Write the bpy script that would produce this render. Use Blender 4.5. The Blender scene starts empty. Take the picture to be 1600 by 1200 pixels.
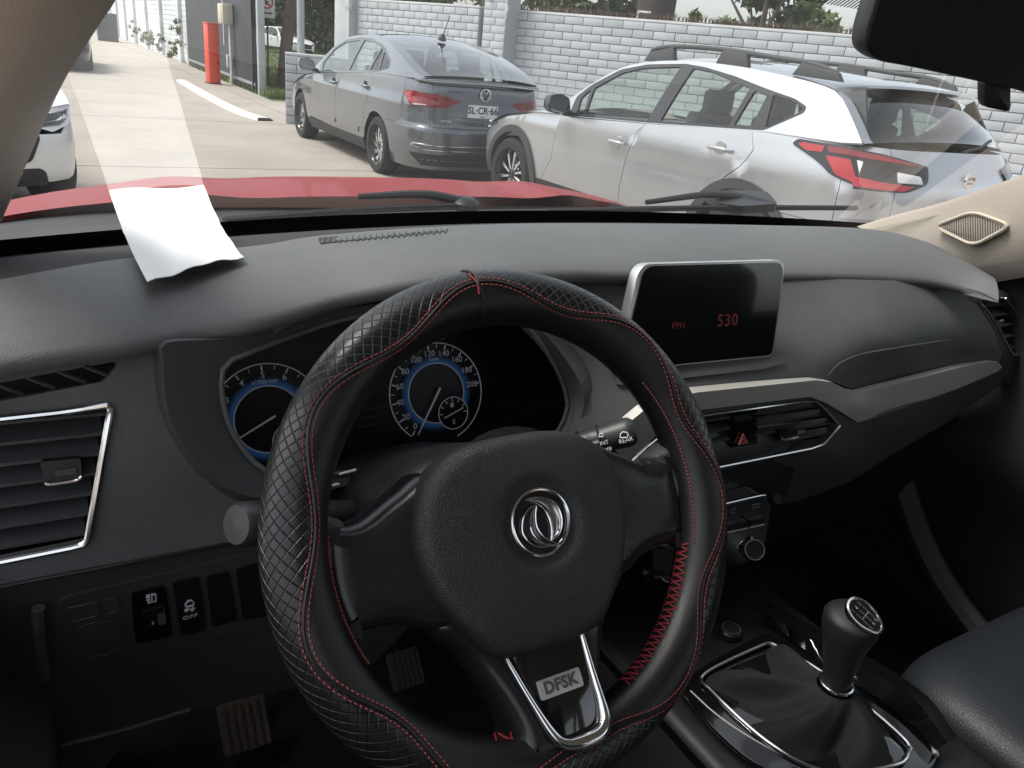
import bpy, bmesh, math, random
import numpy as np
from mathutils import Vector, Matrix
from mathutils.geometry import delaunay_2d_cdt
random.seed(7)
RNG = np.random.default_rng(7)
rad = math.radians
SC = bpy.context.scene
COL = SC.collection

# ------------------------------------------------------------------ camera
FPX = 1216.0                       # focal length in pixels of the 1600 px wide photograph
def _rot(yaw, pitch, roll):
    f = np.array([math.sin(yaw)*math.cos(pitch), math.cos(yaw)*math.cos(pitch), -math.sin(pitch)])
    r = np.array([math.cos(yaw), -math.sin(yaw), 0.0]); u = np.cross(r, f)
    c, s = math.cos(roll), math.sin(roll)
    return np.array([c*r+s*u, -s*r+c*u, f])
CM = _rot(rad(32.1), rad(22.9), rad(6.07))
CP = np.array([0.0, 0.0, 1.42])
cam_data = bpy.data.cameras.new('camera'); cam = bpy.data.objects.new('camera', cam_data); COL.objects.link(cam)
cam_data.sensor_width = 36.0; cam_data.lens = FPX/1600*36.0; cam_data.clip_start = 0.02; cam_data.clip_end = 2000
cam.matrix_world = Matrix(((CM[0][0], CM[1][0], -CM[2][0], CP[0]), (CM[0][1], CM[1][1], -CM[2][1], CP[1]), (CM[0][2], CM[1][2], -CM[2][2], CP[2]), (0, 0, 0, 1)))
SC.camera = cam

# ------------------------------------------------------------------ sky, sun, exposure
SUN_EL, SUN_AZ = rad(58), rad(298)      # azimuth clockwise from +y (forward)
world = bpy.data.worlds.new('World'); SC.world = world; world.use_nodes = True
wn = world.node_tree; wn.nodes.clear()
sky = wn.nodes.new('ShaderNodeTexSky'); sky.sky_type = 'NISHITA'; sky.sun_disc = False
sky.sun_elevation = SUN_EL; sky.sun_rotation = SUN_AZ; sky.air_density = 1.0; sky.dust_density = 3.0; sky.ozone_density = 0.6
bg = wn.nodes.new('ShaderNodeBackground'); bg.inputs['Strength'].default_value = 0.15
wo = wn.nodes.new('ShaderNodeOutputWorld')
hs = wn.nodes.new('ShaderNodeHueSaturation'); hs.inputs['Saturation'].default_value = .35   # thin cloud cover: a paler sky
wn.links.new(sky.outputs[0], hs.inputs['Color']); wn.links.new(hs.outputs[0], bg.inputs[0]); wn.links.new(bg.outputs[0], wo.inputs[0])
sun_d = bpy.data.lights.new('sun', 'SUN'); sun_d.energy = 1.5; sun_d.angle = rad(20); sun_d.color = (1, .96, .9)
sun = bpy.data.objects.new('sun', sun_d); COL.objects.link(sun)
sdir = Vector((math.sin(SUN_AZ)*math.cos(SUN_EL), math.cos(SUN_AZ)*math.cos(SUN_EL), math.sin(SUN_EL)))
sun.rotation_euler = sdir.to_track_quat('Z', 'Y').to_euler(); sun.location = sdir*50
SC.view_settings.view_transform = 'Standard'; SC.view_settings.look = 'None'; SC.view_settings.gamma = 1.0
SC.view_settings.use_curve_mapping = False
SC.view_settings.exposure = 1.08
SC.render.engine = 'CYCLES'
cy = SC.cycles
cy.use_denoising = True
try: cy.denoiser = 'OPENIMAGEDENOISE'
except Exception: pass
cy.max_bounces = 10; cy.diffuse_bounces = 4; cy.glossy_bounces = 5; cy.transmission_bounces = 6; cy.transparent_max_bounces = 24
cy.sample_clamp_indirect = 6.0; cy.caustics_reflective = False; cy.caustics_refractive = False
cy.use_light_tree = False

# ------------------------------------------------------------------ pixel -> place
def ray(px, py): return CM.T @ np.array([(px-800)/FPX, (600-py)/FPX, 1.0])
def at(px, py, x=None, y=None, z=None):
    r = ray(px, py)
    t = (x-CP[0])/r[0] if x is not None else (y-CP[1])/r[1] if y is not None else (z-CP[2])/r[2]
    return CP+t*r
def onp(px, py, p, n):
    r = ray(px, py); n = np.asarray(n, float); return CP+r*(np.dot(np.asarray(p)-CP, n)/np.dot(r, n))

# ------------------------------------------------------------------ materials
MAT = {}
def mat(name, col=(.5, .5, .5), rough=.5, metal=0., spec=.5, bump=0., bscale=200., var=0., vscale=6., coat=0., emit=None, estr=0., alt=None, vdetail=5.):
    if name in MAT: return MAT[name]
    m = bpy.data.materials.new(name); m.use_nodes = True; MAT[name] = m
    nt = m.node_tree; b = nt.nodes['Principled BSDF']; L = nt.links.new
    b.inputs['Base Color'].default_value = (*col, 1); b.inputs['Roughness'].default_value = rough
    b.inputs['Metallic'].default_value = metal; b.inputs['Specular IOR Level'].default_value = spec
    if coat: b.inputs['Coat Weight'].default_value = coat; b.inputs['Coat Roughness'].default_value = .04
    if emit: b.inputs['Emission Color'].default_value = (*emit, 1); b.inputs['Emission Strength'].default_value = estr
    if bump or var:
        tc = nt.nodes.new('ShaderNodeTexCoord')
        if var:
            n = nt.nodes.new('ShaderNodeTexNoise'); n.inputs['Scale'].default_value = vscale; n.inputs['Detail'].default_value = vdetail; n.inputs['Roughness'].default_value = .65
            L(tc.outputs['Object'], n.inputs['Vector'])
            mr = nt.nodes.new('ShaderNodeMapRange'); mr.inputs[1].default_value = .3; mr.inputs[2].default_value = .7
            L(n.outputs['Fac'], mr.inputs[0])
            mx = nt.nodes.new('ShaderNodeMix'); mx.data_type = 'RGBA'
            a2 = alt or tuple(c*(1-var) for c in col)
            mx.inputs[6].default_value = (*a2, 1); mx.inputs[7].default_value = (*[min(1, c*(1+var*.5)) for c in col], 1)
            L(mr.outputs[0], mx.inputs[0]); L(mx.outputs[2], b.inputs['Base Color'])
            r2 = nt.nodes.new('ShaderNodeMapRange'); r2.inputs[3].default_value = max(.02, rough-.08); r2.inputs[4].default_value = min(1, rough+.08)
            L(n.outputs['Fac'], r2.inputs[0]); L(r2.outputs[0], b.inputs['Roughness'])
        if bump:
            n2 = nt.nodes.new('ShaderNodeTexNoise'); n2.inputs['Scale'].default_value = bscale; n2.inputs['Detail'].default_value = 3
            L(tc.outputs['Object'], n2.inputs['Vector'])
            bp = nt.nodes.new('ShaderNodeBump'); bp.inputs['Strength'].default_value = bump; bp.inputs['Distance'].default_value = .002
            L(n2.outputs['Fac'], bp.inputs['Height']); L(bp.outputs[0], b.inputs['Normal'])
    return m
def leather(name, col, rough, scale, strength, dist=.0006, spec=.5):
    """grained skin: cells of a Voronoi texture pushed up as fine relief"""
    if name in MAT: return MAT[name]
    m = mat(name, col, rough, spec=spec, var=.20, vscale=7, vdetail=9)
    nt = m.node_tree; b = nt.nodes['Principled BSDF']; L = nt.links.new
    tc = nt.nodes.new('ShaderNodeTexCoord'); v = nt.nodes.new('ShaderNodeTexVoronoi'); v.feature = 'DISTANCE_TO_EDGE'; v.inputs['Scale'].default_value = scale
    L(tc.outputs['Object'], v.inputs['Vector'])
    mr = nt.nodes.new('ShaderNodeMapRange'); mr.inputs[2].default_value = .25; L(v.outputs['Distance'], mr.inputs[0])
    bp = nt.nodes.new('ShaderNodeBump'); bp.inputs['Strength'].default_value = strength; bp.inputs['Distance'].default_value = dist
    L(mr.outputs[0], bp.inputs['Height']); L(bp.outputs[0], b.inputs['Normal'])
    return m
def glass_mat(name, tint=(.9, .95, .92), rough=.02, ior=1.5, f0boost=1.0, haze=0.):
    if name in MAT: return MAT[name]
    m = bpy.data.materials.new(name); m.use_nodes = True; MAT[name] = m
    nt = m.node_tree; nt.nodes.clear(); L = nt.links.new
    o = nt.nodes.new('ShaderNodeOutputMaterial'); mx = nt.nodes.new('ShaderNodeMixShader')
    t = nt.nodes.new('ShaderNodeBsdfTransparent'); t.inputs[0].default_value = (*tint, 1)
    g = nt.nodes.new('ShaderNodeBsdfGlossy'); g.inputs['Roughness'].default_value = rough
    fr = nt.nodes.new('ShaderNodeFresnel'); fr.inputs[0].default_value = ior
    geo = nt.nodes.new('ShaderNodeNewGeometry'); mxn = nt.nodes.new('ShaderNodeMix'); mxn.data_type = 'VECTOR'
    vm = nt.nodes.new('ShaderNodeVectorMath'); vm.operation = 'SCALE'; vm.inputs[3].default_value = -1
    # fresnel of the outside for either face: feed a normal that always opposes the viewer
    L(geo.outputs['Normal'], fr.inputs['Normal'])
    mu = nt.nodes.new('ShaderNodeMath'); mu.operation = 'MULTIPLY'; mu.use_clamp = True; mu.inputs[1].default_value = f0boost
    iorm = nt.nodes.new('ShaderNodeMix'); iorm.data_type = 'FLOAT'
    iorm.inputs[2].default_value = ior; iorm.inputs[3].default_value = 1.0/ior
    # the Fresnel node inverts the index on back faces; inverting it again keeps a thin pane alike from both sides
    L(geo.outputs['Backfacing'], iorm.inputs[0]); L(iorm.outputs[0], fr.inputs[0])
    L(fr.outputs[0], mu.inputs[0]); L(mu.outputs[0], mx.inputs[0]); L(t.outputs[0], mx.inputs[1]); L(g.outputs[0], mx.inputs[2])
    if haze:      # pale diffuse layer added to imitate veiling glare in the pane
        df = nt.nodes.new('ShaderNodeBsdfDiffuse'); df.inputs[0].default_value = (.7, .7, .68, 1); tl = nt.nodes.new('ShaderNodeBsdfTranslucent'); tl.inputs[0].default_value = (.7, .7, .68, 1)
        ad = nt.nodes.new('ShaderNodeMixShader'); ad.inputs[0].default_value = .6; L(df.outputs[0], ad.inputs[1]); L(tl.outputs[0], ad.inputs[2])
        tc = nt.nodes.new('ShaderNodeTexCoord'); ns = nt.nodes.new('ShaderNodeTexNoise'); ns.inputs['Scale'].default_value = 5; ns.inputs['Detail'].default_value = 8; L(tc.outputs['Object'], ns.inputs['Vector'])
        mr = nt.nodes.new('ShaderNodeMapRange'); mr.inputs[1].default_value = .3; mr.inputs[2].default_value = .7; mr.inputs[3].default_value = haze*.75; mr.inputs[4].default_value = haze*1.25; L(ns.outputs['Fac'], mr.inputs[0])
        m2 = nt.nodes.new('ShaderNodeMixShader'); L(mr.outputs[0], m2.inputs[0]); L(mx.outputs[0], m2.inputs[1]); L(ad.outputs[0], m2.inputs[2]); L(m2.outputs[0], o.inputs[0])
    else: L(mx.outputs[0], o.inputs[0])
    return m

# ------------------------------------------------------------------ mesh helpers
class MB:
    def __init__(s): s.v = []; s.f = []
    def add(s, vs, fs):
        k = len(s.v); s.v.extend([tuple(map(float, p)) for p in vs]); s.f.extend([tuple(i+k for i in f) for f in fs]); return s
    def box(s, c, d, R=None):
        h = np.array(d)/2.; c = np.asarray(c, float)
        p = np.array([(x, y, z) for x in (-1, 1) for y in (-1, 1) for z in (-1, 1)])*h
        if R is not None: p = p @ np.asarray(R).T
        return s.add(p+c, [(0, 1, 3, 2), (4, 6, 7, 5), (0, 4, 5, 1), (2, 3, 7, 6), (0, 2, 6, 4), (1, 5, 7, 3)])
    def tube(s, pts, r, n=8, closed=False, up=None):
        P = np.asarray(pts, float); N = len(P); r = np.broadcast_to(np.asarray(r, float), (N,))
        T = np.roll(P, -1, 0)-np.roll(P, 1, 0) if closed else np.gradient(P, axis=0)
        T /= np.linalg.norm(T, axis=1)[:, None]+1e-12
        a = np.array(up if up is not None else (0, 0, 1.)) 
        if abs(T[0] @ a) > .95: a = np.array((1., 0, 0))
        vs = []
        for i in range(N):
            e = a-T[i]*(a @ T[i]); e /= np.linalg.norm(e)+1e-12; a = e; g = np.cross(T[i], e)
            vs += [P[i]+r[i]*(math.cos(t)*e+math.sin(t)*g) for t in np.linspace(0, 2*math.pi, n, endpoint=False)]
        fs = []
        for i in range(N if closed else N-1):
            for k in range(n):
                j = (i+1) % N; fs.append((i*n+k, i*n+(k+1) % n, j*n+(k+1) % n, j*n+k))
        if not closed: fs += [tuple(range(n))[::-1], tuple((N-1)*n+k for k in range(n))]
        return s.add(vs, fs)
    def lathe(s, prof, c, axis, n=32, ref=None):
        """prof = list of (radius, height along axis)"""
        ax = np.asarray(axis, float); ax /= np.linalg.norm(ax)
        e = np.array((1., 0, 0)) if ref is None else np.asarray(ref, float)
        if ref is None and abs(ax @ e) > .9: e = np.array((0, 1., 0))
        e = e-ax*(ax @ e); e /= np.linalg.norm(e); g = np.cross(ax, e); c = np.asarray(c, float)
        vs = [c+ax*h+r*(math.cos(t)*e+math.sin(t)*g) for r, h in prof for t in np.linspace(0, 2*math.pi, n, endpoint=False)]
        fs = [(i*n+k, i*n+(k+1) % n, (i+1)*n+(k+1) % n, (i+1)*n+k) for i in range(len(prof)-1) for k in range(n)]
        return s.add(vs, fs)
    def grid(s, G):
        G = np.asarray(G, float); a, b = G.shape[:2]
        return s.add(G.reshape(-1, 3), [(i*b+j, i*b+j+1, (i+1)*b+j+1, (i+1)*b+j) for i in range(a-1) for j in range(b-1)])
    def prism(s, poly, off):
        """closed polygon in space pushed along a vector"""
        P = np.asarray(poly, float); n = len(P); off = np.asarray(off, float)
        return s.add(np.concatenate([P, P+off]), [tuple(range(n))[::-1], tuple(range(n, 2*n))]+[(i, (i+1) % n, n+(i+1) % n, n+i) for i in range(n)])
    def build(s, name, m, parent=None, smooth=True, angle=40, kind=None, label=None, bev=0., fix=True):
        me = bpy.data.meshes.new(name); me.from_pydata(s.v, [], s.f)
        if fix:
            bm = bmesh.new(); bm.from_mesh(me); bmesh.ops.recalc_face_normals(bm, faces=bm.faces)
            if bev: bmesh.ops.bevel(bm, geom=[e for e in bm.edges if len(e.link_faces) == 2 and e.calc_face_angle(0) > .5], offset=bev, segments=2, affect='EDGES', profile=.5)
            bm.to_mesh(me); bm.free()
        if m is not None: me.materials.append(m if not isinstance(m, str) else MAT[m])
        if smooth:
            me.polygons.foreach_set('use_smooth', [True]*len(me.polygons))
            try: me.set_sharp_from_angle(angle=rad(angle))
            except Exception: pass
        o = bpy.data.objects.new(name, me); COL.objects.link(o)
        if parent is not None: put(o, parent)
        if kind: o['kind'] = kind
        if label: o['label'] = label
        return o
def put(o, parent):
    o.parent = parent
    if parent.get('_world'): 
        r = parent
        base = Vector(parent['_world'])
        if parent.type == 'EMPTY': o.matrix_parent_inverse = Matrix.Translation(-base)
        o['_world'] = parent['_world'] if parent.type != 'EMPTY' else (0., 0., 0.)
def thing(name, label, cat, loc=(0, 0, 0), rotz=0., group=None, world_children=False):
    o = bpy.data.objects.new(name, None); COL.objects.link(o); o.location = loc; o.rotation_euler = (0, 0, rotz); o.empty_display_size = .1
    o['label'] = label; o['category'] = cat
    if group: o['group'] = group
    if world_children: o['_world'] = tuple(map(float, loc))
    return o
def tag(o, label, cat, group=None):
    o['label'] = label; o['category'] = cat
    if group: o['group'] = group
    return o
def struct(o): o['kind'] = 'structure'; return o
def copy_tree(o, parent=None):
    c = o.copy(); COL.objects.link(c); c.parent = parent
    for ch in list(o.children): copy_tree(ch, c)
    return c
def spl(pts, n, closed=False):
    """Catmull-Rom through the points, n samples evenly by length"""
    P = np.asarray(pts, float); k = len(P)
    if k == 2 and not closed: return P[0]+(P[1]-P[0])*np.linspace(0, 1, n)[:, None]
    idx = lambda i: P[i % k] if closed else (P[i] if 0 <= i < k else (2*P[0]-P[1] if i < 0 else 2*P[-1]-P[-2]))
    out = []
    for i in range(k if closed else k-1):
        p0, p1, p2, p3 = idx(i-1), idx(i), idx(i+1), idx(i+2)
        for t in np.linspace(0, 1, 12, endpoint=False):
            out.append(.5*((2*p1)+(-p0+p2)*t+(2*p0-5*p1+4*p2-p3)*t*t+(-p0+3*p1-3*p2+p3)*t**3))
    out.append(P[0] if closed else P[-1]); out = np.array(out)
    d = np.concatenate([[0], np.cumsum(np.linalg.norm(np.diff(out, axis=0), axis=1))])
    s = np.linspace(0, d[-1], n+1)[:-1] if closed else np.linspace(0, d[-1], n)
    return np.stack([np.interp(s, d, out[:, j]) for j in range(out.shape[1])], 1)
def lin(pts, n, closed=False):
    P = np.asarray(pts, float)
    if closed: P = np.concatenate([P, P[:1]])
    d = np.concatenate([[0], np.cumsum(np.linalg.norm(np.diff(P, axis=0), axis=1))])
    s = np.linspace(0, d[-1], n+1)[:-1] if closed else np.linspace(0, d[-1], n)
    return np.stack([np.interp(s, d, P[:, j]) for j in range(P.shape[1])], 1)
def fillet(poly, r, seg=5):
    """round the corners of a closed polygon (2-D or 3-D)"""
    P = np.asarray(poly, float); n = len(P); out = []
    rr = np.broadcast_to(np.asarray(r, float), (n,))
    for i in range(n):
        p, a, b = P[i], P[i-1], P[(i+1) % n]
        da, db = np.linalg.norm(a-p), np.linalg.norm(b-p)
        d = min(rr[i], da*.48, db*.48)
        if d <= 1e-6: out.append(p); continue
        q0, q1 = p+(a-p)/da*d, p+(b-p)/db*d
        for t in np.linspace(0, 1, seg): out.append((1-t)**2*q0+2*t*(1-t)*p+t*t*q1)
    return np.array(out)
def inside(pts, poly):
    x, y = pts[:, 0], pts[:, 1]; r = np.zeros(len(pts), bool); n = len(poly)
    for i in range(n):
        x1, y1 = poly[i]; x2, y2 = poly[(i+1) % n]
        c = (y1 > y) != (y2 > y)
        if not c.any(): continue
        with np.errstate(divide='ignore', invalid='ignore'): r ^= c & (x < (x2-x1)*(y-y1)/(y2-y1+1e-30)+x1)
    return r
def cdt(poly, holes=(), res=.06):
    """triangulate a 2-D polygon with holes, with inner points every res; returns points, triangles, loops of boundary indices"""
    vs, es, loops = [], [], []
    for lp in [poly]+list(holes):
        lp = np.asarray(lp, float); out = []
        for i in range(len(lp)):
            a, b = lp[i], lp[(i+1) % len(lp)]; k = max(1, int(np.linalg.norm(b-a)/res))
            out += [a+(b-a)*t for t in np.linspace(0, 1, k, endpoint=False)]
        k0 = len(vs); vs += out; m = len(out); es += [(k0+i, k0+(i+1) % m) for i in range(m)]; loops.append(list(range(k0, k0+m)))
    B = np.array(vs); lo, hi = B.min(0), B.max(0)
    gx, gy = np.meshgrid(np.arange(lo[0]+res/2, hi[0], res), np.arange(lo[1]+res/2, hi[1], res))
    g = np.stack([gx.ravel(), gy.ravel()], 1)
    if len(g):
        ok = inside(g, np.asarray(poly, float))
        for h in holes: ok &= ~inside(g, np.asarray(h, float))
        g = g[ok]
        if len(g):
            d = np.min(np.linalg.norm(g[:, None]-B[None], axis=2), axis=1); g = g[d > res*.45]
    pts = np.concatenate([B, g]) if len(g) else B
    o = delaunay_2d_cdt([Vector(p) for p in pts], es, [], 0, 1e-7)
    V = np.array([tuple(p) for p in o[0]]); T = np.array([tuple(f) for f in o[2]])
    c = V[T].mean(1); ok = inside(c, np.asarray(poly, float))
    for h in holes: ok &= ~inside(c, np.asarray(h, float))
    return V, T[ok]
def inset2(poly, d):
    P = np.asarray(poly, float); n = len(P)
    area = .5*sum(P[i][0]*P[(i+1) % n][1]-P[(i+1) % n][0]*P[i][1] for i in range(n)); sg = 1 if area > 0 else -1
    out = []
    for i in range(n):
        a, p, b = P[i-1], P[i], P[(i+1) % n]
        u, v = p-a, b-p; u = u/(np.linalg.norm(u)+1e-9); v = v/(np.linalg.norm(v)+1e-9)
        nn = np.array([-(u[1]+v[1]), u[0]+v[0]]); nn /= np.linalg.norm(nn)+1e-9
        out.append(p+nn*sg*d)
    return np.array(out)
def surf(name, poly, fn, m, parent, holes=(), res=.06, off=0., thick=.012, mirror=False, ref=None, **kw):
    """2-D polygon laid onto the surface fn(a, b) -> xyz, given its own thickness; exact normals"""
    V, T = cdt(poly, holes, res)
    def ev(p): return np.array([fn(a, b) for a, b in p])
    P = ev(V); e = 1e-3
    N = np.cross(ev(V+[e, 0])-ev(V-[e, 0]), ev(V+[0, e])-ev(V-[0, e])); N /= np.linalg.norm(N, axis=1)[:, None]+1e-12
    cen = np.array([P[:, 0].mean(), 0, P[:, 2].mean()*.5])
    if (N*(P-cen)).sum() < 0 and ref is None: N = -N
    if ref is not None and (N*(np.asarray(ref)-P)).sum() < 0: N = -N
    P = P+N*off
    if mirror: P = P*[1, -1, 1]; N = N*[1, -1, 1]
    # outline of the triangulation, turned inward as an edge
    cnt = {}
    for t in T:
        for i in range(3):
            k = (t[i], t[(i+1) % 3]); cnt[k] = 1
    bd = [k for k in cnt if (k[1], k[0]) not in cnt]
    ids = sorted({i for k in bd for i in k}); mp = {i: len(P)+j for j, i in enumerate(ids)}
    Q = np.concatenate([P, P[ids]-N[ids]*thick])
    F = [tuple(map(int, t)) for t in T]
    fn0 = (np.cross(P[T[:, 1]]-P[T[:, 0]], P[T[:, 2]]-P[T[:, 0]])*N[T[:, 0]]).sum()
    if fn0 < 0: F = [t[::-1] for t in F]; bd = [k[::-1] for k in bd]
    nf = len(F)
    if thick: F += [(k[1], k[0], mp[k[0]], mp[k[1]]) for k in bd]
    me = bpy.data.meshes.new(name); me.from_pydata([tuple(p) for p in Q], [], F)
    me.polygons.foreach_set('use_smooth', [i < nf for i in range(len(F))])
    nl = np.zeros((len(me.loops), 3)); li = np.zeros(len(me.loops), np.int32); me.loops.foreach_get('vertex_index', li)
    me.update()
    fnorm = np.zeros(len(me.polygons)*3); me.polygons.foreach_get('normal', fnorm); fnorm = fnorm.reshape(-1, 3)
    k = 0
    for pi, p in enumerate(me.polygons):
        for j in range(p.loop_total):
            nl[k] = N[li[k]] if pi < nf else fnorm[pi]; k += 1
    me.normals_split_custom_set([tuple(q) for q in nl])
    me.materials.append(m)
    o = bpy.data.objects.new(name, me); COL.objects.link(o); put(o, parent)
    for kk, vv in kw.items(): o[kk] = vv
    return o
def text_mesh(name, s, size, m, parent, M4, extrude=.0006, spacing=1.0, align='CENTER', bold=0.):
    c = bpy.data.curves.new(name, 'FONT'); c.body = s; c.size = size; c.align_x = align; c.align_y = 'CENTER'; c.extrude = extrude; c.space_character = spacing; c.offset = bold; c.resolution_u = 3
    t = bpy.data.objects.new(name, c); COL.objects.link(t)
    dg = bpy.context.evaluated_depsgraph_get(); me = bpy.data.meshes.new_from_object(t.evaluated_get(dg))
    bpy.data.objects.remove(t); bpy.data.curves.remove(c)
    me.transform(M4); me.materials.clear(); me.materials.append(m)
    o = bpy.data.objects.new(name, me); COL.objects.link(o); put(o, parent); return o
def frame4(o, ex, ey):
    """matrix taking local x, y to ex, ey (made square) at o"""
    ex = Vector(ex).normalized(); ey = Vector(ey); ez = ex.cross(ey).normalized(); ey = ez.cross(ex)
    return Matrix(((ex.x, ey.x, ez.x, o[0]), (ex.y, ey.y, ez.y, o[1]), (ex.z, ey.z, ez.z, o[2]), (0, 0, 0, 1)))
# ------------------------------------------------------------------ parked cars
MT_TYRE = mat('tyre_rubber', (.018, .018, .019), .85, bump=.3, bscale=60)
MT_BLACKPL = mat('black_trim_plastic', (.022, .022, .024), .6, bump=.15, bscale=300)
MT_GLOSSBLK = mat('gloss_black', (.008, .008, .009), .12, coat=.5)
MT_INNER = mat('dark_gap', (.006, .006, .006), .9)
MT_CHROME = mat('chrome', (.78, .78, .8), .12, metal=1.)
MT_ALLOY = mat('machined_alloy', (.74, .75, .77), .35, metal=1.)
MT_REDLENS = mat('red_lens', (.20, .008, .012), .1, coat=.8)
MT_REDLENS2 = mat('bright_red_lens', (.40, .014, .02), .12, coat=.8)
MT_CLEARLENS = mat('clear_lens', (.62, .62, .63), .12, coat=.6)
MT_CARGLASS = glass_mat('car_window_glass', (.86, .92, .87), f0boost=1.2)
MT_DARKGLASS = glass_mat('rear_window_glass', (.42, .50, .46), f0boost=2.2)
MT_CARSEAT = mat('car_seat_grey', (.10, .10, .11), .9)
MT_PLATE = mat('plate_white', (.75, .75, .74), .4)
MT_PLATEINK = mat('plate_ink', (.02, .02, .03), .5)

def paint(name, col, metal=0.0, rough=.32):
    m = mat(name, col, rough, metal=metal, coat=1., var=.05, vscale=3, spec=.5)
    b = m.node_tree.nodes['Principled BSDF']; b.inputs['Coat Roughness'].default_value = .03
    return m

class Body:
    def __init__(s, xr, xf, b, n, sec):
        s.xr, s.xf, s.b, s.n = xr, xf, b, n; s.sec = np.array(sec, float)
        q = np.linspace(0, 1, 1500)
        th = np.pi/2*np.where(q < .5, (2*q)**3/2, 1-(2-2*q)**3/2)
        s.t = np.concatenate([th, np.pi-th[::-1][1:]])
        X, Y = s._pl(s.t, xr, xf, b)
        s.X, s.Y = X, Y; s.U = np.concatenate([[0], np.cumsum(np.hypot(np.diff(X), np.diff(Y)))]); s.um = s.U[-1]
        s.h = len(s.t)//2
    def _pl(s, t, xr, xf, b):
        c, sn = np.cos(t), np.abs(np.sin(t)); cx = (s.xr+s.xf)/2
        A = np.where(c > 0, cx-xr, xf-cx)
        return cx-A*np.sign(c)*np.abs(c)**(2/s.n), b*sn**(2/s.n)
    def us(s, x): return float(np.interp(x, s.X, s.U))
    def ur(s, y): return float(np.sign(y)*np.interp(abs(y), s.Y[:s.h], s.U[:s.h]))
    def uf(s, y): return s.um-float(np.sign(y)*np.interp(abs(y), s.Y[::-1][:s.h], (s.um-s.U[::-1])[:s.h]))
    def P(s, u, z):
        sg = 1
        if u < 0: u = -u; sg = -1
        if u > s.um: u = 2*s.um-u; sg = -1
        t = np.interp(u, s.U, s.t); Z = s.sec[:, 0]
        db, dr, df = (np.interp(z, Z, s.sec[:, k]) for k in (1, 2, 3))
        X, Y = s._pl(np.array(t), s.xr+dr, s.xf-df, s.b-db)
        return np.array([float(X), sg*float(Y), z])
    def pts(s, L):
        out = []
        for k, a, z in L: out.append((s.us(a) if k == 's' else s.ur(a) if k == 'r' else s.uf(a), z))
        return np.array(out)

def make_wheel(parent, c, r, w, side, rim_r, style, name='wheel'):
    """wheel standing at c, axis along local y; side=+1 outer face to +y"""
    e = bpy.data.objects.new(name, None); COL.objects.link(e); e.parent = parent; e.location = c; e.empty_display_size = .05
    ax = (0, side, 0); hw = w/2
    MB().lathe([(rim_r, -hw*.8), (rim_r+.02, -hw), (r-.03, -hw), (r-.006, -hw*.75), (r, -hw*.4), (r, hw*.4), (r-.006, hw*.75), (r-.03, hw), (rim_r+.02, hw), (rim_r, hw*.8)], (0, 0, 0), ax, 40).build('tyre', MT_TYRE, e)
    MB().lathe([(0.001, -.01), (rim_r*.9, -.01), (rim_r*.94, hw*.6), (rim_r+.004, hw*.86), (rim_r+.004, hw*.7)], (0, 0, 0), ax, 40).build('rim', MT_GLOSSBLK, e)
    n = style.get('spokes', 5)
    for k in range(n):
        a = 2*math.pi*k/n+style.get('phase', 0.3); tw = style.get('twist', .28); pw = style.get('w', .022)
        q = []
        for rr, dd, ww in ((.055, 0, .8), (rim_r*.55, tw*.35, .9), (rim_r*.96, tw, 1.5)):
            for sgn in (-1, 1):
                aa = a+dd+sgn*pw*ww/rr; q.append((rr*math.cos(aa), hw*.42+.012*(1 if rr < .1 else .6), rr*math.sin(aa)))
        P = np.array([q[0], q[2], q[4], q[5], q[3], q[1]])*[1, side, 1]
        MB().prism(P, (0, -.02*side, 0)).build('spoke', MT_ALLOY, e, smooth=False)
    MB().lathe([(.001, hw*.62), (.03, hw*.6), (.06, hw*.5), (.062, hw*.3)], (0, 0, 0), ax, 20).build('hub_cap', MT_GLOSSBLK, e)
    return e

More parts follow.
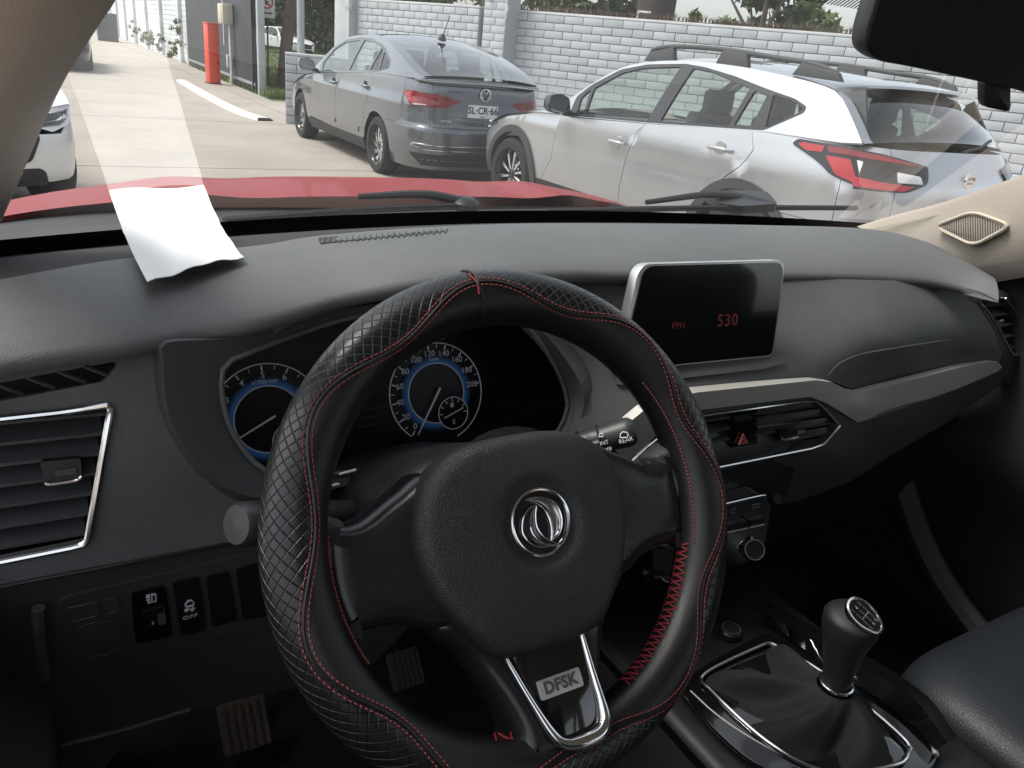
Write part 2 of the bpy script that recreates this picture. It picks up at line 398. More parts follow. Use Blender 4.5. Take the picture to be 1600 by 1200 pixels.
class CarBuilder:
    def __init__(s, name, label, spec, pnt, loc, head, group=None, cat='car', detail=True):
        s.sp = spec; s.pnt = pnt; s.root = thing(name, label, cat, (loc[0], loc[1], loc[2] if len(loc) > 2 else 0), rad(head)+math.pi/2, group)
        s.B = Body(spec['xr'], spec['xf'], spec['b'], spec.get('n', 6), spec['sec'])
        sh = np.array(spec['sh'], float); s.zsh = lambda x: float(np.interp(x, sh[:, 0], sh[:, 1])); s.shp = sh
        s.res = .07 if detail else .16; s.detail = detail
        s.go()
    def G(s, x, z):
        zb = s.zsh(x); yb = s.B.P(s.B.us(x), zb)[1]; d = z-zb
        return np.array([x, yb-s.sp['tum']*d-.22*d*d*(d > 0), z])
    def lr(s, name, poly, fn, m, holes=(), **kw):
        for mir in (False, True): surf(name, poly, fn, m, s.root, holes, kw.get('res', s.res), kw.get('off', 0), kw.get('thick', .012), mir)
    def one(s, name, poly, fn, m, holes=(), **kw): return surf(name, poly, fn, m, kw.get('parent', s.root), holes, kw.get('res', s.res), kw.get('off', 0), kw.get('thick', .012))
    def strip(s, name, xs, v0, v1, m, crown, bow=0., off=0., nv=14, edge=None, both=False):
        """skin between the two side rails: xs runs along the car, v across it (-1..1)"""
        for sg in ((1, -1) if both else (1,)):
            G = []
            for x, z in xs:
                e = (edge or s.G)(x, z); row = []
                for v in np.linspace(v0, v1, nv):
                    v_ = v*sg; k = 1-abs(v_)**2.2
                    row.append((x+bow*k, e[1]*v_, z+crown*k+off))
                G.append(row)
            mb = MB(); mb.grid(G); o = mb.build(name, m, s.root, angle=180)
    def go(s):
        sp, B, P = s.sp, s.B, s.B.P
        zb = sp['zbot']; pnt = s.pnt; gap = .0028
        ax_r, ax_f, ar, wr = sp['ax_r'], sp['ax_f'], sp['arch_r'], sp['wr']
        shz = s.zsh
        # dark inner body so that the panel gaps read as gaps
        for sgn in (1,):
            uu = np.linspace(0, B.um, 60); G = []
            for u in uu:
                p = P(u, .5); x = p[0]; top = shz(x)-.012
                col = []
                for z in np.linspace(zb+.02, top, 7):
                    q = P(u, z); c = np.array([(sp['xr']+sp['xf'])/2, 0, z]); d = q-c; col.append(c+d*(1-.02/np.linalg.norm(d)))
                G.append(col)
            G = np.array(G)
            # leave the wheel arches open
            keep = lambda q: min(math.hypot(q[0]-ax_r, q[2]-wr), math.hypot(q[0]-ax_f, q[2]-wr)) > ar+.05 or abs(q[1]) < sp['b']*.75
            mb = MB(); a, b_ = G.shape[:2]
            for mir in (1, -1):
                Q = G*[1, mir, 1]; fs = [(i*b_+j, i*b_+j+1, (i+1)*b_+j+1, (i+1)*b_+j) for i in range(a-1) for j in range(b_-1) if keep(Q[i, j]) and keep(Q[i+1, j]) and keep(Q[i, j+1])]
                mb.add(Q.reshape(-1, 3), fs)
            mb.build('inner_shell', MT_INNER, s.root, fix=False)
            # floor pan and wheel wells
            L = sp['xf']-sp['xr']
            MB().box(((sp['xf']+sp['xr'])/2, 0, zb+.06), (L-.35, sp['b']*1.55, .03)).build('floor_pan', MT_INNER, s.root, smooth=False)
        def archpts(ax, r, a0, a1, n=22): return [(ax+r*math.cos(t), wr+r*math.sin(t)) for t in np.linspace(a0, a1, n)]
        U = lambda poly: np.array([(B.us(x), z) for x, z in poly])
        def cut_at(line, z): return float(np.interp(z, [q[1] for q in line][::-1], [q[0] for q in line][::-1]))
        dA, dB, dC = sp['dA'], sp['dB'], sp['dC']      # shut lines, (x, z) from top to bottom
        def top(x0, x1, n=10):
            return [(x, shz(x)-.002) for x in np.linspace(x0, x1, n)]
        # doors
        def door(name, l0, l1):      # l0 rear line, l1 front line
            poly = [q for q in l0][::-1]+top(l0[0][0], l1[0][0], 14)+[q for q in l1]
            poly = inset2(U(poly), gap)
            s.lr(name, poly, P, pnt)
        door('front_door', dB, dA)
        door('rear_door', dC, dB)
        # front fender with its arch
        t0 = math.asin(min(.95, max(-.95, (zb-wr)/ar)))
        fx = sp['fend_front']
        poly = [(dA[-1][0], zb)]+archpts(ax_f, ar, math.pi-t0, t0)+[(fx, zb), (fx, shz(fx)-.002)]+top(fx, dA[0][0], 14)+[q for q in dA]
        s.lr('front_fender', inset2(U(poly[:-1] if poly[-1] == poly[0] else poly), gap), P, pnt)
        # rear quarter panel with its arch
        rx = sp['quart_rear']
        poly = [(dC[-1][0], dC[-1][1])]+[q for q in dC][::-1][1:]+top(dC[0][0], rx, 12)[1:]+[(rx+.0, sp['bump_z']), (ax_r-math.sqrt(max(.0, ar**2-(sp['bump_z']-wr)**2)), sp['bump_z'])]
        a1 = math.atan2(sp['bump_z']-wr, -math.sqrt(max(0, ar**2-(sp['bump_z']-wr)**2)))
        a0 = math.atan2(dC[-1][1]-wr, dC[-1][0]-ax_r)
        poly += archpts(ax_r, ar, a1, a0)[1:-1]
        s.lr('rear_quarter_panel', inset2(U(poly), gap), P, pnt)
        # sill under the doors
        poly = [(ax_r+ar+.02, zb-.02), (ax_f-ar-.02, zb-.02), (ax_f-ar-.02, zb+.10), (ax_r+ar+.02, zb+.10)]
        s.lr('sill', U(poly), P, sp.get('sill_mat', MT_BLACKPL), off=.006)
        # rear bumper: wraps from arch to arch, plus tailgate skin above
        bz = sp['bump_z']; xa = ax_r-math.sqrt(max(0, ar**2-(bz-wr)**2)); arb = archpts(ax_r, ar, a1, math.pi-t0+.15, 10)
        left = U([(xa, bz)]+arb[1:]); lid = sp['lid_y']
        poly = [tuple(q) for q in left]+[tuple((-q[0], q[1])) for q in left[::-1]]
        rb = s.one('rear_bumper', inset2(np.array(poly), gap), P, pnt); s.rb = rb
        ulid = B.ur(lid); zt = shz(sp['xr'])
        s.one('boot_lid', inset2(np.array([(-ulid, bz), (ulid, bz), (ulid, zt-.004), (-ulid, zt-.004)]), gap), P, pnt)
        uq = B.us(rx)
        s.lr('rear_corner', inset2(np.array([(ulid, bz), (uq, bz), (uq, shz(rx)-.004), (ulid, zt-.004)]), gap), P, pnt)
        # front bumper and nose
        uF = B.us(fx)
        s.one('front_bumper', np.array([(uF, zb), (2*B.um-uF, zb), (2*B.um-uF, shz(fx)-.004), (2*B.um-B.us(sp['xf']-.06), shz(sp['xf'])), (B.us(sp['xf']-.06), shz(sp['xf'])), (uF, shz(fx)-.004)]), P, pnt)
        # bonnet, boot deck
        edge = lambda x, z: P(B.us(x), z)
        xc = sp['cowl']
        xs = [(x, shz(x)) for x in np.linspace(xc, sp['xf']-.03, 22)]
        s.strip('bonnet', xs, -1, 1, pnt, sp['hood_crown'], edge=edge, nv=26)
        # greenhouse
        rail = sp['rail']; side = [(x, shz(x)) for x in np.linspace(rail[0][0], rail[-1][0], 26)]
        outer = [tuple(q) for q in spl(rail, 40)]+side[::-1][1:-1]
        dlo = fillet(sp['dlo'], .03)
        s.lr('side_frame', np.array(outer), s.G, pnt, holes=[dlo], thick=.03)
        wins = [fillet(inset2(np.array(w), .004), .022) for w in sp['windows']]
        s.lr('window_trim', inset2(dlo, .002), s.G, sp.get('trim_mat', MT_GLOSSBLK), holes=wins, off=-.002, thick=.02)
        for w in wins: s.lr('side_window', w, s.G, MT_CARGLASS, off=-.008, thick=0)
        rl = spl(rail, 120)
        zr = lambda x: float(np.interp(x, rl[::-1, 0] if rl[0, 0] > rl[-1, 0] else rl[:, 0], rl[::-1, 1] if rl[0, 0] > rl[-1, 0] else rl[:, 1]))
        xw0, xw1, xg0, xg1 = sp['ws0'], sp['ws1'], sp['rg0'], sp['rg1']
        sw = [(x, zr(x)) for x in np.linspace(xw0, xw1, 14)]
        s.strip('windscreen', sw, -.93, .93, MT_CARGLASS, .03, bow=sp.get('ws_bow', .12)); s.strip('windscreen_pillar', sw, .92, 1, pnt, .03, bow=sp.get('ws_bow', .12), nv=4, both=True)
        # roof: blend of bows so that it joins windscreen and rear glass
        xr_ = np.linspace(xw1, xg0, 26); G = []
        for x in xr_:
            f = (x-xw1)/(xg0-xw1); e = s.G(x, zr(x)); bow = sp.get('ws_bow', .12)*(1-f)**3-sp['rg_bow']*f**3; cr = .03+(sp['roof_crown']-.03)*min(1, 4*f, 4*(1-f)+.3)
            G.append([(x+bow*(1-abs(v)**2.2), e[1]*v, zr(x)+cr*(1-abs(v)**2.2)) for v in np.linspace(-1, 1, 26)])
        MB().grid(G).build('roof', pnt, s.root, angle=180)
        sg = [(x, zr(x)) for x in np.linspace(xg0, xg1, 14)]; cr = .03+(sp['roof_crown']-.03)*.3
        s.strip('rear_window', sg, -sp['rg_v'], sp['rg_v'], MT_DARKGLASS, cr, bow=-sp['rg_bow'], nv=20)
        s.strip('rear_window_surround', sg, sp['rg_v']-.01, 1, pnt, cr, bow=-sp['rg_bow'], nv=5, both=True)
        if sp.get('deck'):
            xs = [(x, shz(x)+.0) for x in np.linspace(xg1+.02, sp['xr']+.10, 10)]
            G = []
            for i, (x, z) in enumerate(xs):
                f = i/(len(xs)-1); e = P(B.us(x), z); cr2 = cr*(1-f)+.012*f
                G.append([(x-(sp['rg_bow']*(1-f)+.085*f)*(1-abs(v)**(2.2+4*f)), e[1]*v, z+cr2*(1-abs(v)**2.2)) for v in np.linspace(-1, 1, 26)])
            MB().grid(G).build('boot_deck', pnt, s.root, angle=180)
        # inside: seats and a dark tub
        xm = (xw1+xg0)/2
        if s.detail:
            for x0 in (sp['seat_f'], sp['seat_r']):
                for yy in (-.36, .36):
                    mb = MB(); zc = shz(x0)
                    mb.box((x0+.16, yy, zc-.42), (.5, .46, .16)); 
                    mb.box((x0-.14, yy, zc-.14), (.13, .44, .52), R=[[math.cos(.25), 0, -math.sin(.25)], [0, 1, 0], [math.sin(.25), 0, math.cos(.25)]])
                    st = mb.build('seat', MT_CARSEAT, s.root, bev=.035)
                    MB().box((x0-.23, yy, zc+.2), (.1, .26, .17)).build('headrest', MT_CARSEAT, st, bev=.035)
        MB().box((xm, 0, zb+.25), (abs(xg0-xw0), sp['b']*1.8, .04)).build('cabin_floor', MT_INNER, s.root, smooth=False)
        MB().box((sp['seat_r']-.5 if sp.get('deck') else sp['seat_r']-.4, 0, shz(sp['seat_r'])-.04), (.6, sp['b']*1.6, .03)).build('parcel_shelf', MT_CARSEAT, s.root, smooth=False)
        MB().box((xw0-.12, 0, shz(xw0)-.06), (.5, sp['b']*1.6, .14)).build('dashboard', MT_CARSEAT, s.root, bev=.03)
        # wheels
        for ax in (ax_f, ax_r):
            for sd in (1, -1): make_wheel(s.root, (ax, sd*(sp['b']-.115), wr), wr, .21, sd, sp['rim_r'], sp['wheel'])
        # door handles, mirrors
        for (hx, hz) in sp['handles']:
            for mir in (1, -1):
                p = P(B.us(hx), hz); p[1] *= mir
                MB().lathe([(.001, .004), (.05, .003), (.052, -.01)], p, (0, mir, 0), 20).build('handle_cup', MT_INNER if sp.get('dark_cup') else mat('cup_grey', (.40, .40, .41), .4, metal=.5), s.root)
                q = np.array([(-.105, .012, 0), (-.08, .036, .003), (0, .042, .005), (.07, .034, .003), (.095, .012, 0)])*[1, mir, 1]+p
                MB().tube(spl(q, 14), [.012]*3+[.015]*8+[.012]*3, 10).build('door_handle', sp.get('handle_mat', pnt), s.root)
        mx, mz = sp['mirror']
        for mir in (1, -1):
            yb = s.G(mx, shz(mx)+.03)[1]
            mb = MB(); prof = [(-.115, -.05), (-.09, .055), (.0, .085), (.10, .07), (.115, -.03), (.08, -.07), (-.06, -.075)]
            base = fillet(prof, .03)
            ring = []
            for k, (dx, sc) in enumerate(((-.06, .92), (-.055, 1.), (.0, 1.), (.05, .85), (.085, .5), (.09, .01))):
                ring.append([(mx+dx, mir*(yb+.15+a*sc), mz+b*sc) for a, b in base])
            R_ = np.array(ring); R_ = np.concatenate([R_, R_[:, :1]], 1)
            hs = MB().grid(R_).build('mirror_housing', sp.get('mirror_mat', pnt), s.root)
            MB().add([(mx-.058, mir*(yb+.15+a*.9), mz+b*.9) for a, b in base], [tuple(range(len(base)))]).build('mirror_glass', mat('mirror_glass', (.55, .58, .6), .06, metal=1.), hs)
            MB().tube([(mx, mir*(yb-.02), mz-.07), (mx, mir*(yb+.07), mz-.06)], .025, 8).build('mirror_stalk', MT_BLACKPL, hs)
        # lamps and the rest of the front
        if sp.get('front', True):
            f = sp['headlamp']; s.lr('headlamp', fillet(B.pts(f), .03), P, mat('headlamp_dark', (.05, .05, .055), .15, coat=1.), off=.006)
            f2 = inset2(fillet(B.pts(f), .03), .022); s.lr('headlamp_reflector', f2, P, MT_CHROME, off=.009)
            for k in (0.0, .05):
                z0 = sp['headlamp'][0][2]-.05-k; a0 = B.pts([('f', .48, z0)])[0]; a1 = B.pts([('s', sp['xf']-.30, z0+.02)])[0]
                s.lr('daylight_bar', np.array([a0, a1, a1+[0, .015], a0+[0, .015]]), P, mat('lamp_white', (.8, .8, .82), .2), off=.012)
            gz = sp['grille']; s.one('grille', fillet(B.pts([('f', .42, gz[0]), ('f', -.42, gz[0]), ('f', -.50, gz[1]), ('f', .50, gz[1])]), .04), P, MT_BLACKPL, off=.008)
            s.one('lower_intake', fillet(B.pts([('f', .55, .28), ('f', -.55, .28), ('f', -.5, .40), ('f', .5, .40)]), .04), P, MT_BLACKPL, off=.006)

SEC_X = [(.18, .06, .10, .12), (.35, .012, .01, .02), (.5, 0, 0, 0), (.6, 0, .0, .0), (.66, 0, .035, .02), (.78, .004, .045, .06), (.86, .0, .05, .1), (.90, .012, .055, .14), (.97, .018, .07, .2), (1.1, .045, .16, .3), (1.16, .06, .22, .4)]
XOVER = dict(xr=-3.69, xf=1.12, b=.90, n=6, sec=SEC_X, zbot=.30, tum=.36, ax_r=-2.66, ax_f=.27, arch_r=.41, wr=.345, rim_r=.225,
    sh=[(-3.7, 1.13), (-3.4, 1.13), (-2.67, 1.118), (-2.335, 1.092), (-1.575, 1.036), (-.7, .984), (-.35, .975), (0, .955), (.44, .88), (.7, .80), (.9, .73), (1.12, .62)],
    dA=[(-.42, .975), (-.44, .6), (-.30, .40)], dB=[(-1.60, 1.037), (-1.52, .967), (-1.445, .756), (-1.42, .53), (-1.42, .40)], dC=[(-2.69, 1.118), (-2.71, 1.0), (-2.62, .884), (-2.48, .775), (-2.30, .66), (-2.22, .54), (-2.19, .40)],
    fend_front=.86, quart_rear=-3.36, bump_z=.66, lid_y=.66, cowl=-.42, hood_crown=.085,
    rail=[(-.36, .985), (-.55, 1.135), (-.73, 1.262), (-.99, 1.40), (-1.29, 1.465), (-1.69, 1.495), (-2.2, 1.49), (-2.6, 1.462), (-2.9, 1.43), (-3.08, 1.385), (-3.25, 1.25), (-3.36, 1.14)],
    dlo=[(-.60, .99), (-.60, 1.14), (-.728, 1.246), (-.991, 1.386), (-1.285, 1.445), (-1.686, 1.474), (-1.907, 1.464), (-2.23, 1.425), (-2.538, 1.372), (-2.80, 1.334), (-2.915, 1.295), (-2.915, 1.258), (-2.684, 1.124), (-2.335, 1.097), (-1.575, 1.041), (-.70, .990)],
    windows=[[(-.70, 1.005), (-.66, 1.14), (-.74, 1.215), (-.79, 1.008)], [(-.815, 1.01), (-.775, 1.225), (-1.03, 1.368), (-1.25, 1.42), (-1.655, 1.455), (-1.585, 1.055)], [(-1.715, 1.067), (-1.785, 1.455), (-2.0, 1.442), (-2.41, 1.366), (-2.385, 1.115)], [(-2.42, 1.12), (-2.455, 1.36), (-2.58, 1.335), (-2.575, 1.135)], [(-2.684, 1.135), (-2.62, 1.35), (-2.79, 1.322), (-2.895, 1.292), (-2.895, 1.265)]],
    ws0=-.36, ws1=-1.13, rg0=-3.06, rg1=-3.37, rg_v=.93, rg_bow=.1, roof_crown=.055, seat_f=-1.55, seat_r=-2.45,
    handles=[(-1.31, .86), (-2.41, .965)], mirror=(-.60, 1.07), mirror_mat=MT_GLOSSBLK, wheel=dict(spokes=10, twist=.12, w=.012),
    headlamp=[('s', .62, .80), ('s', .9, .70), ('f', .45, .66), ('f', .45, .73), ('s', .8, .78)], grille=(.44, .62))
SEC_S = [(.18, .07, .10, .12), (.32, .015, .015, .03), (.45, 0, 0, 0), (.6, 0, .0, .02), (.64, 0, .05, .03), (.75, .006, .055, .05), (.86, 0, .06, .12), (.885, .014, .06, .14), (.98, .03, .05, .2), (1.05, .04, .06, .3), (1.1, .05, .09, .35)]
SEDAN = dict(xr=-1.0, xf=3.95, b=.875, n=6, sec=SEC_S, zbot=.24, tum=.42, ax_r=.02, ax_f=3.0, arch_r=.36, wr=.315, rim_r=.205,
    sh=[(-1.0, 1.065), (-.75, 1.09), (-.1, 1.085), (.1, 1.078), (.4, 1.062), (1.26, 1.005), (2.07, .955), (2.4, .925), (2.65, .89), (3.08, .80), (3.4, .71), (3.7, .66), (3.95, .58)],
    dA=[(2.42, .92), (2.45, .6), (2.52, .36)], dB=[(1.20, 1.0), (1.40, .792), (1.42, .593), (1.36, .336)], dC=[(.15, 1.075), (.28, .80), (.37, .66), (.42, .52), (.43, .34)],
    fend_front=3.55, quart_rear=-.62, bump_z=.63, lid_y=.63, cowl=2.32, hood_crown=.08, deck=True,
    rail=[(2.5, .945), (2.24, 1.12), (1.93, 1.325), (1.63, 1.41), (1.13, 1.452), (.6, 1.462), (.17, 1.40), (-.39, 1.252), (-.74, 1.135), (-.86, 1.105)],
    dlo=[(2.13, .975), (2.22, 1.07), (1.95, 1.285), (1.66, 1.377), (1.15, 1.42), (.72, 1.415), (.33, 1.365), (.20, 1.335), (-.115, 1.215), (-.14, 1.14), (.118, 1.085), (.4, 1.072), (1.26, 1.014), (2.05, .963)],
    windows=[[(2.05, .975), (2.13, 1.07), (1.93, 1.262), (1.656, 1.352), (1.17, 1.395), (1.255, 1.025)], [(1.04, 1.042), (1.02, 1.40), (.711, 1.39), (.35, 1.345), (.415, 1.085)], [(.37, 1.087), (.315, 1.335), (.24, 1.318), (.13, 1.098)], [(.10, 1.10), (.20, 1.305), (-.078, 1.205), (-.11, 1.148)]],
    ws0=2.5, ws1=1.66, rg0=.25, rg1=-.80, rg_v=.88, rg_bow=.10, roof_crown=.05, seat_f=1.35, seat_r=.45,
    handles=[(1.50, .875), (.39, .918)], dark_cup=True, mirror=(2.27, 1.03), wheel=dict(spokes=10, twist=.5, w=.022),
    headlamp=[('s', 3.45, .70), ('s', 3.72, .56), ('f', .45, .56), ('f', .45, .63), ('s', 3.7, .66)], grille=(.46, .60))

# grey sedan
P_GREY = paint('sedan_grey_paint', (.15, .165, .185), metal=.6, rough=.28)
sed = CarBuilder('parked_sedan', 'grey four-door sedan with a white number plate and roof aerial, parked along the block wall', SEDAN, P_GREY, (4.166, 8.697), .4)
B_, R_ = sed.B, sed.root
lamp = [('s', -.60, .955), ('r', .80, .972), ('r', .56, .955), ('r', .30, .905), ('r', .46, .835), ('r', .78, .822), ('s', -.80, .818), ('s', -.72, .86)]
sed.lr('tail_lamp', fillet(B_.pts(lamp), .02), B_.P, MT_REDLENS, off=.008, res=.04)
sed.lr('tail_lamp_inner', fillet(B_.pts([('s', -.64, .94), ('s', -.74, .945), ('s', -.80, .84), ('s', -.75, .86)]), .01), B_.P, MT_REDLENS2, off=.011, res=.04)
sed.lr('reversing_lens', B_.pts([('s', -.80, .834), ('r', .66, .842), ('r', .66, .852), ('s', -.78, .85)]), B_.P, MT_CLEARLENS, off=.011, res=.04)
sed.one('plate_recess', fillet(B_.pts([('r', .50, .905), ('r', -.50, .905), ('r', -.30, .725), ('r', .30, .725)]), .05), B_.P, P_GREY, off=.001, res=.05)
def rearM(cx, cz, x): return Matrix(((0, 0, -1, x), (-1, 0, 0, cx), (0, 1, 0, cz), (0, 0, 0, 1)))
xp = B_.P(B_.ur(.04), .82)[0]
pl = MB().prism(fillet([(xp-.006, .04+a, .815+b) for a, b in ((-.18, -.065), (.18, -.065), (.18, .065), (-.18, .065))], .012), (-.006, 0, 0)).build('number_plate', MT_PLATE, R_, smooth=False, label='white number plate lettered SL CR 66')
text_mesh('plate_lettering', 'SL\u00b7CR\u00b766', .098, MT_PLATEINK, pl, rearM(.04, .823, xp-.013), bold=.0022, spacing=.98)
text_mesh('plate_country', 'CHILE', .022, MT_PLATEINK, pl, rearM(.04, .763, xp-.013))
xb = B_.P(B_.ur(.03), .985)[0]
bd = MB().lathe([(.001, .010), (.058, .008), (.064, .004), (.064, -.01)], (xb-.004, .03, .985), (-1, 0, 0), 32).build('maker_badge', MT_GLOSSBLK, R_)
mb = MB(); mb.tube([(xb-.014, .03+.060*math.cos(t), .985+.060*math.sin(t)) for t in np.linspace(0, 2*math.pi, 40, endpoint=False)], .006, 8, True)
for L_ in (((-.030, .052), (-.012, .008), (0, .030), (.012, .008), (.030, .052)), ((-.050, .028), (-.026, -.045), (0, .005), (.026, -.045), (.050, .028))):
    mb.tube([(xb-.016, .03+a, .985+b) for a, b in L_], .0055, 6)
mb.build('badge_emblem', MT_CHROME, bd)
xl = B_.P(B_.ur(.45), .735)[0]
text_mesh('model_lettering', 'VIRTUS', .036, MT_CHROME, R_, rearM(.47, .70, B_.P(B_.ur(.47), .70)[0]-.006), spacing=1.1)
for z0, z1, dm in ((.24, .43, MT_BLACKPL),): sed.one('lower_bumper_trim', B_.pts([('s', -.50, z0+.02), ('r', .55, z0), ('r', -.55, z0), ('s', -.50, z0+.02)])[:0] if False else np.array([(B_.ur(.70), .235), (-B_.ur(.70), .235), (-B_.ur(.78), .36), (B_.ur(.78), .36)]), B_.P, MT_BLACKPL, off=.005)
mb = MB(); ring = fillet(np.array([(.80, .452), (-.80, .452), (-.70, .405), (.70, .405)]), .03); mb.tube([B_.P(B_.ur(a), b)+[-.012, 0, 0] for a, b in lin(ring, 90, True)], .007, 6, True); mb.build('bumper_chrome_strip', MT_CHROME, R_)
# small lip along the boot edge, aerial, side rubbing strips
mb = MB(); mb.tube([(B_.P(B_.ur(a), 1.06)[0]+.012-.0*abs(a), a, 1.078+.012*(1-(a/.8)**2)) for a in np.linspace(-.74, .74, 30)], .016, 8); mb.build('boot_spoiler_lip', P_GREY, R_)
mb = MB(); mb.lathe([(.001, .05), (.02, .045), (.035, .02), (.05, 0), (.05, -.02)], (.18, .03, 1.50), (-.25, 0, 1), 16).build('aerial_base', MT_GLOSSBLK, R_)
MB().tube([(.16, .03, 1.53), (.01, .03, 1.74)], [.006, .004], 8).build('aerial', MT_GLOSSBLK, R_)
for k, (x0, x1) in enumerate(((.55, 1.33), (1.40, 2.40))):
    sed.lr('rubbing_strip', np.array([(B_.us(x0), .40), (B_.us(x1), .385), (B_.us(x1), .44), (B_.us(x0), .455)]), B_.P, P_GREY, off=.01, thick=.012)
MB().tube([(2.0, .1, 1.40), (2.0, .1, 1.40)], .001, 4) if False else None

# silver crossover
P_SILV = paint('crossover_silver_paint', (.47, .48, .50), metal=.75, rough=.32)
xov = CarBuilder('parked_crossover', 'silver crossover with black roof rails and grey wheel arch cladding, parked by the block wall', XOVER, P_SILV, (4.782, 6.438), 1.96)
B_, R_ = xov.B, xov.root
MT_CLAD = mat('cladding_grey', (.042, .044, .048), .62, bump=.15, bscale=240)
def arch_clad(ax, w):
    o = [(ax+(xov.sp['arch_r']+w*(1+.22*max(0, math.cos(2*t))))*math.cos(t), .345+(xov.sp['arch_r']+w*.9)*math.sin(t)) for t in np.linspace(math.pi*1.03, -.03*math.pi, 40)]
    i = [(ax+(xov.sp['arch_r']-.012)*math.cos(t), .345+(xov.sp['arch_r']-.012)*math.sin(t)) for t in np.linspace(-.03*math.pi, math.pi*1.03, 40)]
    xov.lr('arch_cladding', np.array([(B_.us(x), z) for x, z in o+i]), B_.P, MT_CLAD, off=.016, thick=.06, res=.05)
arch_clad(.27, .06); arch_clad(-2.66, .06)
xov.one('rear_bumper_cladding', np.array([(B_.ur(.86), .3), (-B_.ur(.86), .3), (-B_.ur(.86), .52), (B_.ur(.86), .52)]), B_.P, MT_CLAD, off=.008)
lampX = [('s', -3.03, 1.075), ('s', -3.08, 1.108), ('s', -3.40, 1.105), ('r', .70, 1.088), ('r', .42, 1.04), ('r', .46, .95), ('r', .60, .90), ('r', .80, .885), ('s', -3.44, .905), ('s', -3.30, .94), ('s', -3.19, 1.01)]
xov.lr('tail_lamp', fillet(B_.pts(lampX), .025), B_.P, MT_GLOSSBLK, off=.012, res=.04)
xov.lr('tail_lamp_red', fillet(B_.pts([('s', -3.08, 1.08), ('s', -3.12, 1.093), ('s', -3.27, 1.09), ('s', -3.25, 1.055), ('s', -3.14, 1.05)]), .01), B_.P, MT_REDLENS2, off=.016, res=.04)
xov.lr('tail_lamp_red', fillet(B_.pts([('s', -3.27, 1.04), ('s', -3.42, 1.04), ('s', -3.44, .955), ('r', .74, .945), ('r', .56, .935), ('r', .62, .905), ('r', .8, .90), ('s', -3.43, .92), ('s', -3.32, .95)]), .012), B_.P, MT_REDLENS2, off=.016, res=.04)
xov.lr('tail_lamp_upper', fillet(B_.pts([('s', -3.29, 1.094), ('s', -3.42, 1.092), ('r', .70, 1.078), ('r', .46, 1.035), ('r', .70, 1.05), ('s', -3.40, 1.06), ('s', -3.29, 1.06)]), .008), B_.P, MT_REDLENS, off=.016, res=.04)
xov.lr('reversing_lens', fillet(B_.pts([('s', -3.455, 1.04), ('r', .775, 1.035), ('r', .79, .965), ('s', -3.46, .965)]), .008), B_.P, MT_CLEARLENS, off=.017, res=.03)
xov.lr('reversing_lens', fillet(B_.pts([('r', .66, 1.0), ('r', .52, .985), ('r', .50, .95), ('r', .66, .95)]), .008), B_.P, MT_CLEARLENS, off=.017, res=.03)
xb = B_.P(0, .975)[0]
bd = MB().lathe([(.001, .012), (.05, .010), (.056, 0)], (xb-.004, .0, .975), (-1, 0, 0), 30).build('maker_badge', MT_CHROME, R_)
mb = MB()
for a, b, r in ((-.03, .012, .010), (.0, .016, .007), (.026, .012, .006), (-.008, -.014, .006), (.02, -.014, .006)): mb.lathe([(.001, .006), (r, .004), (r, 0)], (xb-.014, a, .975+b), (-1, 0, 0), 8)
mb.build('badge_emblem', MT_PLATEINK, bd)
# roof rails with feet, tailgate spoiler, rear wiper
for mir in (1, -1):
    yy = lambda x: mir*(xov.G(x, 1.46)[1]-.045)
    zt = lambda x: float(np.interp(x, [-3.0, -2.77, -2.03, -1.55, -1.28, -1.22], [1.505, 1.545, 1.588, 1.588, 1.56, 1.52]))
    pts = spl([(x, yy(x), zt(x)) for x in (-1.22, -1.28, -1.55, -2.03, -2.5, -2.77, -2.98)], 40)
    mb = MB(); mb.tube(pts, [.010]*2+[.0165]*36+[.010]*2, 10); rl_ = mb.build('roof_rail', MT_CLAD, R_)
    for x0, x1 in ((-1.24, -1.5), (-2.02, -2.25), (-2.72, -2.99)):
        q = [(x0, yy(x0), zt(x0)), (x1, yy(x1), zt(x1)), (x1-.04, yy(x1), 1.455), (x0+.06, yy(x0), 1.47)]
        MB().prism([(a, b-.02, c) for a, b, c in q], (0, .04, 0)).build('rail_foot', MT_CLAD, rl_, bev=.006)
G = []
for x, z, w in ((-2.95, 1.478, .60), (-3.08, 1.472, .615), (-3.17, 1.452, .60), (-3.18, 1.437, .59), (-3.06, 1.425, .58)):
    G.append([(x+.05*(1-abs(v)**2)*-1, v*w, z+.018*(1-abs(v)**2.2)) for v in np.linspace(-1, 1, 20)])
MB().grid(G).build('roof_spoiler', P_SILV, R_)
for mir in (1, -1):
    q = [(-3.02, mir*.70, 1.39), (-3.10, mir*.655, 1.405), (-3.17, mir*.60, 1.43), (-3.30, mir*.68, 1.22), (-3.36, mir*.72, 1.15), (-3.22, mir*.745, 1.24)]
    MB().prism(q, (.0, -.02*mir, -.01)).build('tailgate_side_fin', MT_CLAD, R_, smooth=False)
MB().tube([(-3.50, -.05, 1.13), (-3.46, -.3, 1.155), (-3.40, -.52, 1.20)], .010, 6).build('rear_wiper', MT_BLACKPL, R_)

